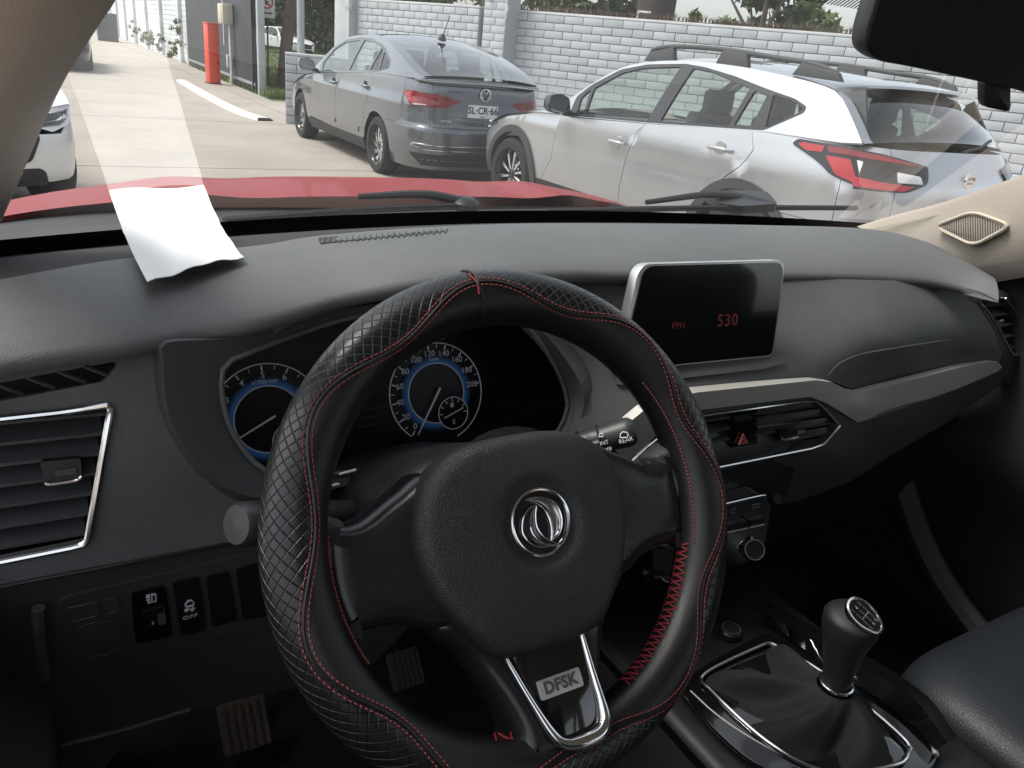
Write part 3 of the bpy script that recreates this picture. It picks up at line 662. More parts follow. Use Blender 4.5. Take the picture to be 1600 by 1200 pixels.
P_WHITE = paint('white_paint', (.78, .78, .77), rough=.3)
P_BLACK = paint('dark_blue_paint', (.018, .022, .03), rough=.28)
CarBuilder('white_hatchback', 'white car nosing in with its headlamp showing beside the windscreen pillar', XOVER, P_WHITE, (-.80, 7.12), 198.0, detail=False)
CarBuilder('dark_sedan', 'dark blue car facing the gateway on the concrete drive', SEDAN, P_BLACK, (.62, 26.2), 178., detail=False)
CarBuilder('white_crossover', 'white crossover parked on the grass beyond the gateway, half behind a thin trunk', XOVER, P_WHITE, (14.3, 51.8), -165.5, detail=False)
# ------------------------------------------------------------------ ground and the yard
def concrete_mat():
    m = mat('yard_concrete', (.38, .34, .295), .85, var=.20, vscale=.8, bump=.35, bscale=40, vdetail=8)
    nt = m.node_tree; L = nt.links.new; b = nt.nodes['Principled BSDF']
    src = b.inputs['Base Color'].links[0].from_socket
    tc = nt.nodes.new('ShaderNodeTexCoord'); n = nt.nodes.new('ShaderNodeTexNoise'); n.inputs['Scale'].default_value = 3.5; n.inputs['Detail'].default_value = 9; n.inputs['Roughness'].default_value = .75
    L(tc.outputs['Object'], n.inputs['Vector']); r = nt.nodes.new('ShaderNodeMapRange'); r.inputs[1].default_value = .55; r.inputs[2].default_value = .72; L(n.outputs['Fac'], r.inputs[0])
    mx = nt.nodes.new('ShaderNodeMix'); mx.data_type = 'RGBA'; mx.inputs[7].default_value = (.25, .22, .19, 1); mu = nt.nodes.new('ShaderNodeMath'); mu.operation = 'MULTIPLY'; mu.inputs[1].default_value = .55
    L(r.outputs[0], mu.inputs[0]); L(mu.outputs[0], mx.inputs[0]); L(src, mx.inputs[6]); L(mx.outputs[2], b.inputs['Base Color'])
    return m
MB().add([(-300, -300, 0), (300, -300, 0), (300, 400, 0), (-300, 400, 0)], [(0, 1, 2, 3)]).build('ground', mat('earth', (.30, .27, .22), .95, var=.3, vscale=.3), smooth=False)['kind'] = 'structure'
def slab(name, poly, z, m): return struct(MB().prism([(x, y, z-.004+.0) for x, y in poly], (0, 0, .004)).build(name, m, smooth=False))
# drive: concrete panels with joints between them
drive = struct(MB().prism([(-9, -9, .001), (12.5, -9, .001), (12.5, 1, .001), (5.05, 20.2, .001), (6.0, 62, .001), (-9, 62, .001)], (0, 0, .003)).build('drive', mat('joint_dirt', (.16, .145, .125), .95), smooth=False))
MC = concrete_mat()
def clip_x(y): return float(np.interp(y, [-9, 1, 20.2, 62], [12.5, 12.5, 5.05, 6.0]))
ys = [-9+4.45*i for i in range(17)]
for j in range(len(ys)-1):
    y0, y1 = ys[j]+.012, min(ys[j+1], 61.5)-.012
    if y1 <= y0: continue
    xs = [-8.9, -4.6, -.35, 3.9, 8.2, 12.4]
    for i in range(len(xs)-1):
        a0, a1 = xs[i]+.012, xs[i+1]-.012
        b0, b1 = min(a1, clip_x(y0)), min(a1, clip_x(y1))
        if b0 <= a0+.1 and b1 <= a0+.1: continue
        o = MB().prism([(a0, y0, .004), (max(a0, b0), y0, .004), (max(a0, b1), y1, .004), (a0, y1, .004)], (0, 0, .006)).build('concrete_panel', MC, drive, smooth=False)
# grass verge beyond the gate, sloping up a little
gv = struct(MB().prism([(4.35, 17.6, .0), (5.4, 17.6, .0), (40, 60, .0), (30, 90, .0), (5.5, 60, .0)], (0, 0, .015)).build('lawn', mat('lawn_soil', (.10, .13, .05), .95, var=.4, vscale=2.), smooth=False))
def blades(name, n, region, hmin, hmax, m, parent=None):
    V, F = [], []
    k = 0
    while k < n:
        x, y = region()
        if x is None: continue
        a = random.uniform(0, math.pi); h = random.uniform(hmin, hmax); w = h*.10+.004; lx, ly = random.gauss(0, .25)*h, random.gauss(0, .25)*h
        i = len(V); dx, dy = math.cos(a)*w, math.sin(a)*w
        V += [(x-dx, y-dy, 0), (x+dx, y+dy, 0), (x+lx, y+ly, h)]; F.append((i, i+1, i+2)); k += 1
    mb = MB(); mb.v = V; mb.f = F; o = mb.build(name, m, parent, smooth=False, fix=False); o['kind'] = 'stuff'; return o
def greg():
    y = 18+(random.random()**1.8)*42; return (random.uniform(4.4+max(0, y-24)*.04, 6.0+(y-18)*.55), y)
MG = mat('grass_blade', (.11, .19, .045), .8, var=.5, vscale=1.3, alt=(.19, .22, .07))
o = blades('grass', 26000, greg, .05, .22, MG); o['label'] = 'overgrown green grass on the verge beyond the gateway'

# ------------------------------------------------------------------ painted block wall with pier
MT_BLK = mat('painted_block', (.44, .475, .50), .8, var=.09, vscale=2.2, bump=.5, bscale=55, vdetail=8)
MT_BLK2 = mat('painted_block_worn', (.40, .43, .45), .85, var=.2, vscale=5, bump=.6, bscale=55, vdetail=8)
MT_MORTAR = mat('mortar_shadow', (.36, .38, .395), .95, bump=.4, bscale=80)
MT_CAP = mat('wall_cap', (.55, .57, .58), .9, var=.15, vscale=4)
def block_wall(name, label, A, Bp, height, bl, bh, th=.19, max_obj=300, first=0, face=-1, joint=.010, group=None, cap=True, zmin_obj=0.):
    A = np.array(A, float); Bp = np.array(Bp, float); L = np.linalg.norm(Bp-A); d = (Bp-A)/L; n = np.array([-d[1], d[0]])*face  # n points to the viewer's side
    w = thing(name, label, 'wall', (A[0], A[1], 0), math.atan2(d[1], d[0]), group)
    fy = -1 if np.cross(d, n) < 0 else 1
    MB().box((L/2, -fy*.012, height/2), (L, th-.024, height)).build('mortar_core', MT_MORTAR, w, smooth=False)
    rows = int(height/bh); bricks = []
    for r in range(rows):
        z = height-bh*(r+.5); x = -(bl/2 if r % 2 else 0)
        while x < L:
            x0, x1 = max(0, x), min(L, x+bl)
            if x1-x0 > .05: bricks.append((x0, x1, z))
            x += bl
    # nearest to the camera, above eye-hidden zone, first
    def key(b):
        p = A+d*(b[0]+b[1])/2; return math.hypot(p[0], p[1])-(1.5 if b[2] > zmin_obj else -6)
    bricks.sort(key=key)
    shared = {}
    def mesh_for(lx, mi):
        k = (round(lx, 2), mi)
        if k not in shared:
            mb = MB().box((0, 0, 0), (lx-joint, .05, bh-joint)); o = mb.build('brick', (MT_BLK, MT_BLK2)[mi], w, bev=.006); shared[k] = o.data
            bpy.data.objects.remove(o)
        return shared[k]
    rest = MB()
    for i, (x0, x1, z) in enumerate(bricks):
        yo = fy*(th/2-.018+random.uniform(-.002, .003)); c = ((x0+x1)/2, yo, z)
        if i < max_obj:
            o = bpy.data.objects.new('brick', mesh_for(x1-x0, 1 if random.random() < .22 else 0)); COL.objects.link(o); o.parent = w; o.location = c
            o.rotation_euler = (random.gauss(0, .004), random.gauss(0, .002), random.gauss(0, .003))
        else: rest.box(c, (x1-x0-joint, .05, bh-joint))
    if rest.v: rest.build('brickwork', MT_BLK, w, smooth=False, kind='stuff')
    if cap: MB().box((L/2, 0, height+.02), (L, th+.02, .04)).build('wall_cap', MT_CAP, w, bev=.008)
    return w, d, fy
W2A, W2B = (7.42, 13.08), (12.6, 2.93)
wall2, d2, f2 = block_wall('block_wall', 'pale blue painted block wall with spikes on top behind the silver crossover', W2A, W2B, 2.08, .365, .122, max_obj=300, zmin_obj=1.15)
wall1, d1, f1 = block_wall('block_wall', 'pale blue painted block wall behind the grey sedan, between corner post and pier', (5.86, 16.4), (6.95, 13.3), 2.08, .30, .122, max_obj=250, zmin_obj=1.2)
pier = thing('wall_pier', 'square painted pier between the two runs of block wall with a conduit down it', 'pier', (7.18, 13.05, 0), math.atan2(-.93, .37))
mb = MB(); mb.box((0, 0, 1.35), (.50, .36, 2.7)); mb.build('pier_core', MT_MORTAR, pier, smooth=False)
shm = None
for r in range(22):
    for k in range(2):
        x0 = -.25 if (k == 0) else (0.03 if r % 2 else -.06); x1 = (.02 if r % 2 else -.07) if k == 0 else .25
        MB().box(((x0+x1)/2, -.172, 2.08-.122*(r-4.5) if False else .061+.122*r), (x1-x0-.012, .03, .110)).build('brick', MT_BLK, pier, bev=.005)
MB().box((0, 0, 2.72), (.58, .44, .08)).build('pier_cap', MT_CAP, pier, bev=.01)
mb = MB(); mb.tube([(.275, -.215, 2.75), (.275, -.215, 1.95)], .016, 8); mb.box((.275, -.21, 2.1), (.06, .04, .1)); mb.build('conduit', mat('conduit_grey', (.5, .52, .53), .5), pier)
mb = MB(); mb.lathe([(.001, .07), (.04, .06), (.05, 0)], (-.12, -.19, 2.3), (0, -1, -.4), 14); mb.build('flood_lamp', MT_CAP, pier)
# steel spikes along the coping of the near run
Lw = math.hypot(W2B[0]-W2A[0], W2B[1]-W2A[1])
MT_RUST = mat('rusty_steel', (.09, .055, .04), .8, var=.4, vscale=20)
sp_ = thing('spike_strip', 'rusty row of steel spikes along the top of the block wall', 'spikes', (W2A[0], W2A[1], 2.12), math.atan2(d2[1], d2[0]))
MB().box((Lw/2, 0, .008), (Lw, .05, .016)).build('base_strip', MT_RUST, sp_, smooth=False)
me0 = None; x = .1; cnt = 0
while x < 8.2 and cnt < 290:
    if me0 is None:
        mb = MB(); 
        for a in (-.35, 0, .35): mb.prism([(-.012, 0, 0), (.012, 0, 0), (math.sin(a)*.09+.001, 0, .10*math.cos(a))], (0, .006, 0))
        o = mb.build('spike', MT_RUST, sp_, smooth=False); me0 = o.data
    else:
        o = bpy.data.objects.new('spike', me0); COL.objects.link(o); o.parent = sp_
    o.location = (x, random.uniform(-.015, .01), .012); o.rotation_euler = (0, 0, random.uniform(-.6, .6)); o.scale = (1, 1, random.uniform(.7, 1.25)); x += .062+random.uniform(-.012, .012); cnt += 1

# corner post of the wall with pipe and junction box
cp_ = thing('corner_post', 'pale painted corner post with a white pipe and junction box at the gateway', 'post', (5.72, 16.62, 0), math.atan2(-.948, .319))
MB().box((-.12, 0, 1.5), (.42, .34, 3.0)).build('post_body', mat('pale_render', (.52, .56, .58), .9, var=.15, vscale=3), cp_, bev=.01)
MB().tube([(.16, -.2, 3.0), (.16, -.2, .2)], .022, 8).build('pipe', MT_PLATE, cp_)
MB().box((.16, -.2, 2.02), (.14, .08, .2)).build('junction_box', MT_CAP, cp_, bev=.008)
# low stub of wall behind the sedan's nose
block_wall('low_wall', 'short stub of painted block wall in front of the sedan bonnet', (3.56, 13.5), (4.6, 13.2), 1.05, .36, .13, max_obj=60, cap=True)

# ------------------------------------------------------------------ gateway: dark sheet gate, grey post, barrier cabinet
def wp(px, py, y): return at(px, py, y=y)
MT_GATE = mat('dark_sheet_steel', (.028, .034, .045), .45, var=.25, vscale=2., metal=.2)
g = thing('sheet_gate', 'dark blue sheet steel gate panel behind the orange cabinet', 'gate', (3.9, 23.0, 0), math.atan2(-4.6, .62))
GA, GB = np.array([4.62, 29.5]), np.array([4.44, 19.3]); GL = np.linalg.norm(GB-GA); gd = (GB-GA)/GL
g.location = (GA[0], GA[1], 0); g.rotation_euler = (0, 0, math.atan2(gd[1], gd[0]))
for k in range(4): MB().box((GL*(k+.5)/4, 0, 1.72), (GL/4-.012, .04, 3.36)).build('sheet', MT_GATE, g, smooth=False)
MB().box((GL/2, -.035, .2), (GL, .03, .06)).build('bottom_rail', mat('rail_grey', (.30, .31, .33), .5), g, smooth=False)
MB().box((GL-.12, -.045, 1.7), (.10, .05, 3.3)).build('stile', MT_GATE, g, smooth=False)
pst = tag(MB().box((4.46, 18.9, 1.8), (.15, .15, 3.6)).build('gate_post', mat('post_grey', (.40, .44, .45), .8, var=.15, vscale=3), bev=.01), 'pale grey gate post between the dark steel gate and the grass', 'post')
cb = wp(325, 131, 21.4)
cabr = thing('barrier_cabinet', 'tall orange red barrier cabinet standing before the dark gate', 'cabinet', (3.92, 21.6, 0), .15)
MB().box((0, 0, .69), (.27, .30, 1.34)).build('cabinet_body', mat('orange_paint', (.78, .10, .06), .4, var=.08, vscale=3), cabr, bev=.015)
MB().box((0, 0, .012), (.33, .36, .024)).build('base_plate', MT_CLAD, cabr, smooth=False)
MB().box((0, 0, 1.375), (.29, .32, .03)).build('cabinet_lid', mat('orange_paint'), cabr, bev=.008)
MB().lathe([(.001, .012), (.018, .01), (.018, -.01)], (.08, -.172, .5), (0, -1, 0), 10).build('lock', MT_INNER, cabr)
eb = thing('electric_box', 'beige electric meter box with conduits fixed to the dark steel gate', 'electric box', (4.47, 21.9, 0), math.atan2(gd[1], gd[0]))
MB().box((0, -.14, 1.62), (.62, .24, .46)).build('box_body', mat('beige_box', (.52, .50, .40), .5), eb, bev=.015)
MB().box((-.06, -.265, 1.62), (.44, .012, .42)).build('box_door', mat('beige_box2', (.56, .54, .44), .5), eb, bev=.006)
for dx in (.05, .16): MB().tube(spl([(dx, -.08, 1.40), (dx+.02, -.08, 1.0), (dx+.05, -.08, .3), (dx+.05, -.10, .05)], 20), .022, 8).build('conduit', MT_PLATE, eb)
MB().tube([(-.72, -.07, 3.2), (-.70, -.07, .9)], .02, 8).build('cable_pipe', MT_PLATE, eb)
MB().box((.0, -.10, .55), (.16, .1, .3)).build('socket_box', MT_CAP, eb, bev=.01)
# white threshold rail on the ground, low at its dark end
pts = [at(px, py, z=.03) for px, py in ((283, 126), (312, 143), (345, 161), (380, 177), (412, 187))]
P3 = spl(pts, 26); T3 = np.gradient(P3, axis=0); T3 /= np.linalg.norm(T3, axis=1)[:, None]; N3 = np.stack([-T3[:, 1], T3[:, 0], T3[:, 2]*0], 1)
G = [[p+n*.11*s+np.array([0, 0, h]) for s, h in ((-1, -.025), (-.8, .03), (.8, .03), (1, -.025))] for p, n in zip(P3, N3)]
rl3 = thing('ground_rail', 'long low white rail lying curved across the drive before the gate', 'rail', tuple(pts[2]*[1, 1, 0]), world_children=True)
MB().grid(G).build('rail_strip', mat('white_rail', (.62, .62, .60), .6, var=.15, vscale=8), rl3, angle=30)
e0 = P3[-1]; e1 = at(424, 189, z=.0); MB().add([e0+N3[-1]*.1, e0-N3[-1]*.1, e1+N3[-1]*.06, e1-N3[-1]*.06, e0+N3[-1]*.1+[0, 0, .03], e0-N3[-1]*.1+[0, 0, .03]], [(4, 5, 3, 2), (4, 2, 0), (5, 1, 3), (0, 1, 5, 4)]).build('rail_end', mat('rail_end_brown', (.12, .10, .08), .8), rl3, smooth=False)
# far white wall running up the drive
farw = thing('far_wall', 'long white painted brick wall with piers running up beside the drive', 'wall', (4.66, 29.6, 0), math.atan2(30., .3))
MT_FARW = mat('far_wall_paint', (.62, .65, .66), .9, var=.2, vscale=1.2, vdetail=8)
FL = 40.
MB().box((FL/2, -.15, 2.0), (FL, .2, 4.0)).build('wall_core', MT_FARW, farw, smooth=False)
cw = MB()
for r in range(24): cw.box((FL/2, -.045, .085+r*.165), (FL, .02, .14))
cw.build('brick_courses', MT_FARW, farw, smooth=False, kind='stuff')
for k in range(8): MB().box((1.7+k*5., .0, 2.0), (.5, .16, 4.0)).build('pier', MT_FARW, farw, smooth=False)
# weeds at its foot
MW = mat('weed_leaf', (.10, .14, .05), .85, var=.4, vscale=5, alt=(.2, .18, .1))
def leafy(name, label, c, R, H, n, size, m, cat='plant', stem=True, group=None, parent=None, dens=1.):
    t = thing(name, label, cat, c, random.uniform(0, 6), group) if parent is None else parent
    V, F = [], []
    blobs = [(random.gauss(0, .33)*R, random.gauss(0, .33)*R, H*(.25+.7*random.random()), random.uniform(.28, .5)*min(R, H)) for _ in range(max(4, int(9*dens)))]
    for k in range(n):
        b = random.choice(blobs); v = np.array([random.gauss(0, 1) for _ in range(3)]); v /= np.linalg.norm(v)
        p = np.array(b[:3])+v*b[3]*random.random()**.45*[1, 1, .85]
        if p[2] < .03: continue
        a = np.array([random.gauss(0, 1) for _ in range(3)]); a /= np.linalg.norm(a); q = np.cross(a, v); q /= np.linalg.norm(q)+1e-9; s = size*random.uniform(.6, 1.3)
        i = len(V); V += [p-a*s, p+q*s*.5, p+a*s, p-q*s*.5]; F.append((i, i+1, i+2, i+3))
    mb = MB(); mb.v = [tuple(map(float, p)) for p in V]; mb.f = F; mb.build('crown' if cat == 'tree' else 'foliage', m, t, smooth=False, fix=False)
    return t, blobs
for i, (dx, h) in enumerate(((.9, 2.0), (2.3, .8), (5.4, 1.0), (8.2, 1.6), (10.5, 1.3), (15, 1.6))):
    a = math.atan2(30., .3); x, y = 4.42+math.cos(a)*dx, 29.6+math.sin(a)*dx
    lab = ('tall straggly weed at the gate end of the far white wall', 'small weed tuft just past the first pier of the far white wall', 'low weed between the first two piers of the far white wall', 'bushy weed at the second pier of the far white wall', 'thin weed just past the second pier of the far white wall', 'distant weed at the third pier of the far white wall')[i]
    leafy('weed', lab, (x, y, 0), .26, h*.8, 240, .05, MW, group='weeds along the far wall')

# ------------------------------------------------------------------ trees
MT_BARK = mat('bark', (.10, .075, .055), .95, bump=.8, bscale=25, var=.3, vscale=8)
LEAF = [mat('leaf_dark', (.045, .075, .022), .7, var=.45, vscale=1.2), mat('leaf_mid', (.08, .125, .035), .7, var=.45, vscale=1.2), mat('leaf_olive', (.12, .14, .05), .7, var=.4, vscale=1.2)]
def tree(label, x, y, trunk_h, R, H, n, size, m, group='trees beyond the walls', dens=1., tr=.14):
    t = thing('broadleaf_tree', label, 'tree', (x, y, 0), random.uniform(0, 6), group)
    mb = MB(); lean = random.uniform(-.3, .3)
    mb.tube(spl([(0, 0, 0), (lean*.3, .1, trunk_h*.5), (lean, 0, trunk_h), (lean*.8, .1, trunk_h+H*.6)], 14), np.linspace(tr, tr*.25, 14), 9)
    for k in range(7):
        a = random.uniform(0, 6.28); z0 = trunk_h*random.uniform(.75, 1.15); r = R*random.uniform(.5, .9)
        mb.tube(spl([(lean, 0, z0), (lean+math.cos(a)*r*.4, math.sin(a)*r*.4, z0+H*.25), (lean+math.cos(a)*r, math.sin(a)*r, z0+H*random.uniform(.35, .7))], 8), np.linspace(tr*.45, .012, 8), 6)
    mb.build('trunk', MT_BARK, t)
    V, F = [], []
    blobs = []
    for _ in range(int(26*dens)):
        a = random.uniform(0, 6.28); rr = R*math.sqrt(random.random()); zz = random.random()
        blobs.append((math.cos(a)*rr*(1-.35*zz), math.sin(a)*rr*(1-.35*zz), trunk_h-.3+H*zz, random.uniform(.2, .42)*R))
    w = np.array([b[3]**2 for b in blobs]); w /= w.sum(); ch = RNG.choice(len(blobs), n, p=w)
    v = RNG.normal(size=(n, 3)); v /= np.linalg.norm(v, axis=1)[:, None]
    P = np.array(blobs)[ch][:, :3]+v*np.array(blobs)[ch][:, 3:]*(RNG.random((n, 1))**.4)*[1, 1, .75]
    a = RNG.normal(size=(n, 3)); a /= np.linalg.norm(a, axis=1)[:, None]; q = np.cross(a, v); q /= np.linalg.norm(q, axis=1)[:, None]+1e-9; s = size*RNG.uniform(.6, 1.3, (n, 1))
    Q = np.stack([P-a*s, P+q*s*.5, P+a*s, P-q*s*.5], 1).reshape(-1, 3)
    mb = MB(); mb.v = [tuple(map(float, p)) for p in Q]; mb.f = [(4*i, 4*i+1, 4*i+2, 4*i+3) for i in range(n)]
    mb.build('crown', m, t, smooth=False, fix=False)
    return t
def along(px, py, dist): r = ray(px, py); h = math.hypot(r[0], r[1]); return CP[0]+r[0]/h*dist, CP[1]+r[1]/h*dist
for (px, dist, th, R, H, n, mi, lab, dens) in (
    (1195, 17.5, 1.9, 1.05, 2.2, 2600, 1, 'bushy mid green tree over the spiked wall above the crossover roof', 1.),
    (1268, 19.0, 1.6, 1.0, 1.35, 3600, 1, 'rounded dense green tree over the spiked wall beside the mirror', 1.4),
    (1105, 21.0, 1.5, .8, 1.5, 1100, 2, 'thin sparse young tree showing sky through it over the wall', .7),
    (930, 22.5, 2.2, 1.5, 2.4, 3000, 0, 'dark leafy tree over the wall near the dark trunk', 1.),
    (862, 25.0, 1.9, 1.2, 2.2, 2000, 2, 'olive green tree over the wall beside the pier', 1.),
    (690, 27.0, 2.2, 2.2, 3.0, 4000, 2, 'wide olive tree behind the wall over the sedan roof', 1.),
    (575, 36.0, 2.4, 2.6, 5.0, 5200, 0, 'dark tree behind the corner post of the gateway', 1.),
    (520, 64.0, 2.0, 5.0, 8.0, 6500, 0, 'tall dark tree on the verge behind the white crossover', 1.),
    (452, 68.0, 2.0, 5.5, 8.5, 6500, 1, 'large green tree behind the white crossover roof', 1.),
    (405, 72.0, 2.0, 6.0, 9.0, 6000, 0, 'far dark tree showing between gate post and sign', 1.)):
    x, y = along(px, 60, dist); tree(lab, x, y, th, R, H, n, .085+.0022*dist, LEAF[mi], dens=dens, tr=.10+dist*.002)
hx, hy = along(560, 60, 38)
# dense undergrowth beyond the verge
def ureg():
    d = random.uniform(62, 76); p = random.uniform(395, 640); return along(p, 60, d)
V, F = [], []
for k in range(9000):
    x, y = ureg(); z = random.random()**1.3*4.2; a = np.array([random.gauss(0, 1) for _ in range(3)]); a /= np.linalg.norm(a); b = np.cross(a, [random.gauss(0, 1) for _ in range(3)]); b /= np.linalg.norm(b); s = random.uniform(.12, .3)
    i = len(V); p = np.array([x, y, z]); V += [p-a*s, p+b*s*.5, p+a*s, p-b*s*.5]; F.append((i, i+1, i+2, i+3))
mb = MB(); mb.v = [tuple(map(float, p)) for p in V]; mb.f = F; o = mb.build('undergrowth', LEAF[0], None, smooth=False, fix=False); o['kind'] = 'stuff'; o['label'] = 'dark tangle of bushes beyond the grass verge'
# dark trunk above the wall with pale bracket marks
x, y = along(1022, 20, 15.5); dt = thing('tree_stem', 'thick dark trunk rising behind the spiked wall with pale painted marks', 'tree trunk', (x, y, 0), 0, None, True)
MB().tube([(x, y, 0), (x+.02, y, 1.5), (x+.05, y, 4.2)], [.36, .35, .33], 14).build('trunk', mat('dark_bark', (.055, .045, .042), .95, bump=.7, bscale=18, var=.3, vscale=5), dt)
fd = np.array([-x, -y, 0])/math.hypot(x, y); sd_ = np.array([-fd[1], fd[0], 0])*-1
for k, zz in enumerate((1.98, 2.24)):
    c = np.array([x, y, zz])+fd*.37+sd_*(.17)
    mb = MB(); 
    for a0, a1 in (((-.12, .06), (.1, .06)), ((.1, .06), (.1, -.07)), ((.1, -.07), (-.12, -.07))): mb.tube([c+sd_*-a0[0]*-1+[0, 0, a0[1]], c+sd_*-a1[0]*-1+[0, 0, a1[1]]], .018, 6)
    mb.build('pale_mark', MT_PLATE, dt)
# pole and leaning trunk in front of the white crossover, and the sign
x, y = along(470, 60, 17.6); tag(MB().tube([(x, y, 0), (x, y, 5.5)], .075, 12).build('steel_pole', mat('pole_grey', (.33, .36, .37), .5, var=.1), None), 'plain grey steel pole standing behind the low wall stub', 'pole')
x, y = along(455, 60, 20.5); x2, y2 = along(458, 0, 20.5)
tag(MB().tube(spl([(x-.22, y, 0), (x-.1, y, 1.2), (x+.1, y, 2.6), (x+.2, y, 4.5)], 14), np.linspace(.16, .1, 14), 10).build('leaning_trunk', MT_BARK, None), 'bare leaning tree trunk in front of the white crossover', 'tree trunk')
sx, sy = along(417, 8, 24.); sz = at(417, 8, y=sy)[2]
sg = thing('parking_sign', 'white no parking sign with a red ring on a thin pole beside the gate post', 'sign', (sx, sy, 0), math.atan2(-sx, -sy)*-1+math.pi if False else math.atan2(sy, sx)-math.pi/2)
MB().tube([(0, .05, 0), (0, .05, sz+.3)], .025, 8).build('sign_pole', MT_CLAD, sg)
MB().box((0, 0, sz), (.40, .02, .62)).build('sign_plate', MT_PLATE, sg, bev=.006)
mb = MB(); mb.tube([(.15*math.cos(t), -.016, sz+.08+.15*math.sin(t)) for t in np.linspace(0, 2*math.pi, 30, endpoint=False)], .02, 6, True); mb.tube([(-.1, -.016, sz+.18), (.1, -.016, sz-.02)], .016, 6); mb.build('red_ring', mat('sign_red', (.55, .03, .03), .5), sg)
text_mesh('sign_letter', 'E', .22, MT_PLATEINK, sg, Matrix(((1, 0, 0, 0), (0, 0, -1, -.013), (0, 1, 0, sz+.08), (0, 0, 0, 1))), bold=.006)
MB().box((0, -.013, sz-.19), (.26, .006, .035)).build('sign_text_line', MT_PLATEINK, sg, smooth=False)
# dark bin by the far wall
tag(MB().box((3.6, 47.0, .65), (.9, .8, 1.3)).build('waste_bin', mat('bin_grey', (.05, .055, .06), .6), None, bev=.05), 'dark grey waste bin by the far white wall', 'bin')
# ------------------------------------------------------------------ the red car we sit in
DASH = leather('dash_plastic', (.098, .100, .100), .54, 560, .4, .0005, spec=.45)
DASHL = leather('dash_lower_plastic', (.058, .057, .058), .55, 520, .35, .0005, spec=.4)
LOWB = leather('lower_black_plastic', (.020, .020, .021), .6, 520, .3, .0005, spec=.35)
MATTE = mat('matte_black', (.012, .012, .013), .8, bump=.2, bscale=400)
SATIN = mat('satin_black', (.011, .011, .012), .40, var=.1, vscale=20)
PIANO = mat('piano_black', (.006, .006, .007), .09, coat=1.)
SILVER = mat('brushed_silver', (.45, .435, .40), .45, metal=.15, bump=.1, bscale=300)
CHR = mat('bright_chrome', (.86, .86, .87), .16, metal=1.)
BEIGE = mat('beige_trim', (.41, .36, .305), .75, bump=.25, bscale=350, var=.05, vscale=8)
WHITEINK = mat('white_ink', (.62, .63, .64), .6)
RED = paint('bonnet_red_paint', (.27, .003, .003), rough=.4); RED.node_tree.nodes['Principled BSDF'].inputs['Coat Weight'].default_value = .12; RED.node_tree.nodes['Principled BSDF'].inputs['Specular IOR Level'].default_value = .25
WSG = glass_mat('windscreen_glass', (.90, .915, .90), rough=.012, ior=1.52, f0boost=1.3, haze=.020)
def tps(ctrl):
    C = np.array(ctrl, float); X = C[:, :2]/100.; n = len(X)
    U = lambda d2: np.where(d2 > 1e-12, d2*np.log(d2+1e-12), 0.)
    K = U(((X[:, None]-X[None])**2).sum(2))+np.eye(n)*.02; Q = np.concatenate([np.ones((n, 1)), X], 1)
    A = np.zeros((n+3, n+3)); A[:n, :n] = K; A[:n, n:] = Q; A[n:, :n] = Q.T
    w = np.linalg.solve(A, np.concatenate([C[:, 2], np.zeros(3)]))
    return lambda px, py: float(U(((X-np.array([px, py])/100.)**2).sum(1)) @ w[:n]+w[n]+w[n+1]*px/100.+w[n+2]*py/100.)
def px(name, poly, depth, m, parent, holes=(), res=18, thick=.008, off=0., axis='y', **kw):
    """panel whose outline was read off the photograph; depth (metres forward, or height) is given as a smooth field"""
    d = depth if callable(depth) else (tps(depth) if isinstance(depth, list) else (lambda a, b: depth))
    fn = (lambda a, b: at(a*100, b*100, y=d(a*100, b*100))) if axis == 'y' else (lambda a, b: at(a*100, b*100, z=d(a*100, b*100)))
    h = [np.asarray(q, float)/100. for q in holes]
    return surf(name, np.asarray(poly, float)/100., fn, m, parent, h, res/100., off, thick, ref=CP, **kw)
def PY(pts, y): return np.array([at(a, b, y=(y if not callable(y) else y(a, b))) for a, b in pts])
def line(name, pts3, r, m, parent, n=8, closed=False, sm=True): return MB().tube(spl(pts3, max(12, len(pts3)*6), closed) if sm else pts3, r, n, closed).build(name, m, parent)

car = thing('red_car', 'red car whose cabin surrounds the view, with its bonnet, windscreen and beige pillars', 'car', (.7, .4, 0), world_children=True)
CX = .70
def ybase(x): return 1.195-.155*((x-CX)/.8)**2
def gl(x, s): return np.array([CX+(x-CX)*(1-.10*max(0, s)), ybase(x)-s*.848, 1.17+s*.53+.02*(1-((x-CX)/.8)**2)*0])
xsW = np.linspace(-.085, 1.53, 40)
ws = MB().grid([[gl(x, s) for x in xsW] for s in np.linspace(-.10, .86, 24)]).build('windscreen', WSG, car, angle=180)
# black ceramic band at its foot, with a dotted edge
def fr(x, s, o=-.004): p = gl(x, s); return p+np.array([0, -.53, -.848])*.004
MB().grid([[fr(x, s) for x in xsW] for s in np.linspace(-.10, -.004, 5)]).build('ceramic_band', MATTE, ws, angle=180)
# ceramic stripes by the mirror foot
mb = MB()
def glass_hit(a, b):
    lo, hi = .2, 1.6
    for _ in range(50):
        m_ = (lo+hi)/2; p = at(a, b, y=m_); s = (p[2]-1.17)/.53; inside_ = m_ < ybase(p[0])-s*.848
        lo, hi = (m_, hi) if inside_ else (lo, m_)
    return at(a, b, y=lo-.004)
for k in range(60):
    a = glass_hit(1240+5.2*k, (1240+5.2*k-1240)*.165-2); b = a+np.array([(a[0]-CX)*-.02, -.848, .53])*.12; t = np.array([.0013, 0, 0])
    mb.add([a-t, a+t, b+t, b-t], [(0, 1, 2, 3)])
o = mb.build('ceramic_stripes', MATTE, ws, smooth=False, fix=False); o['kind'] = 'stuff'
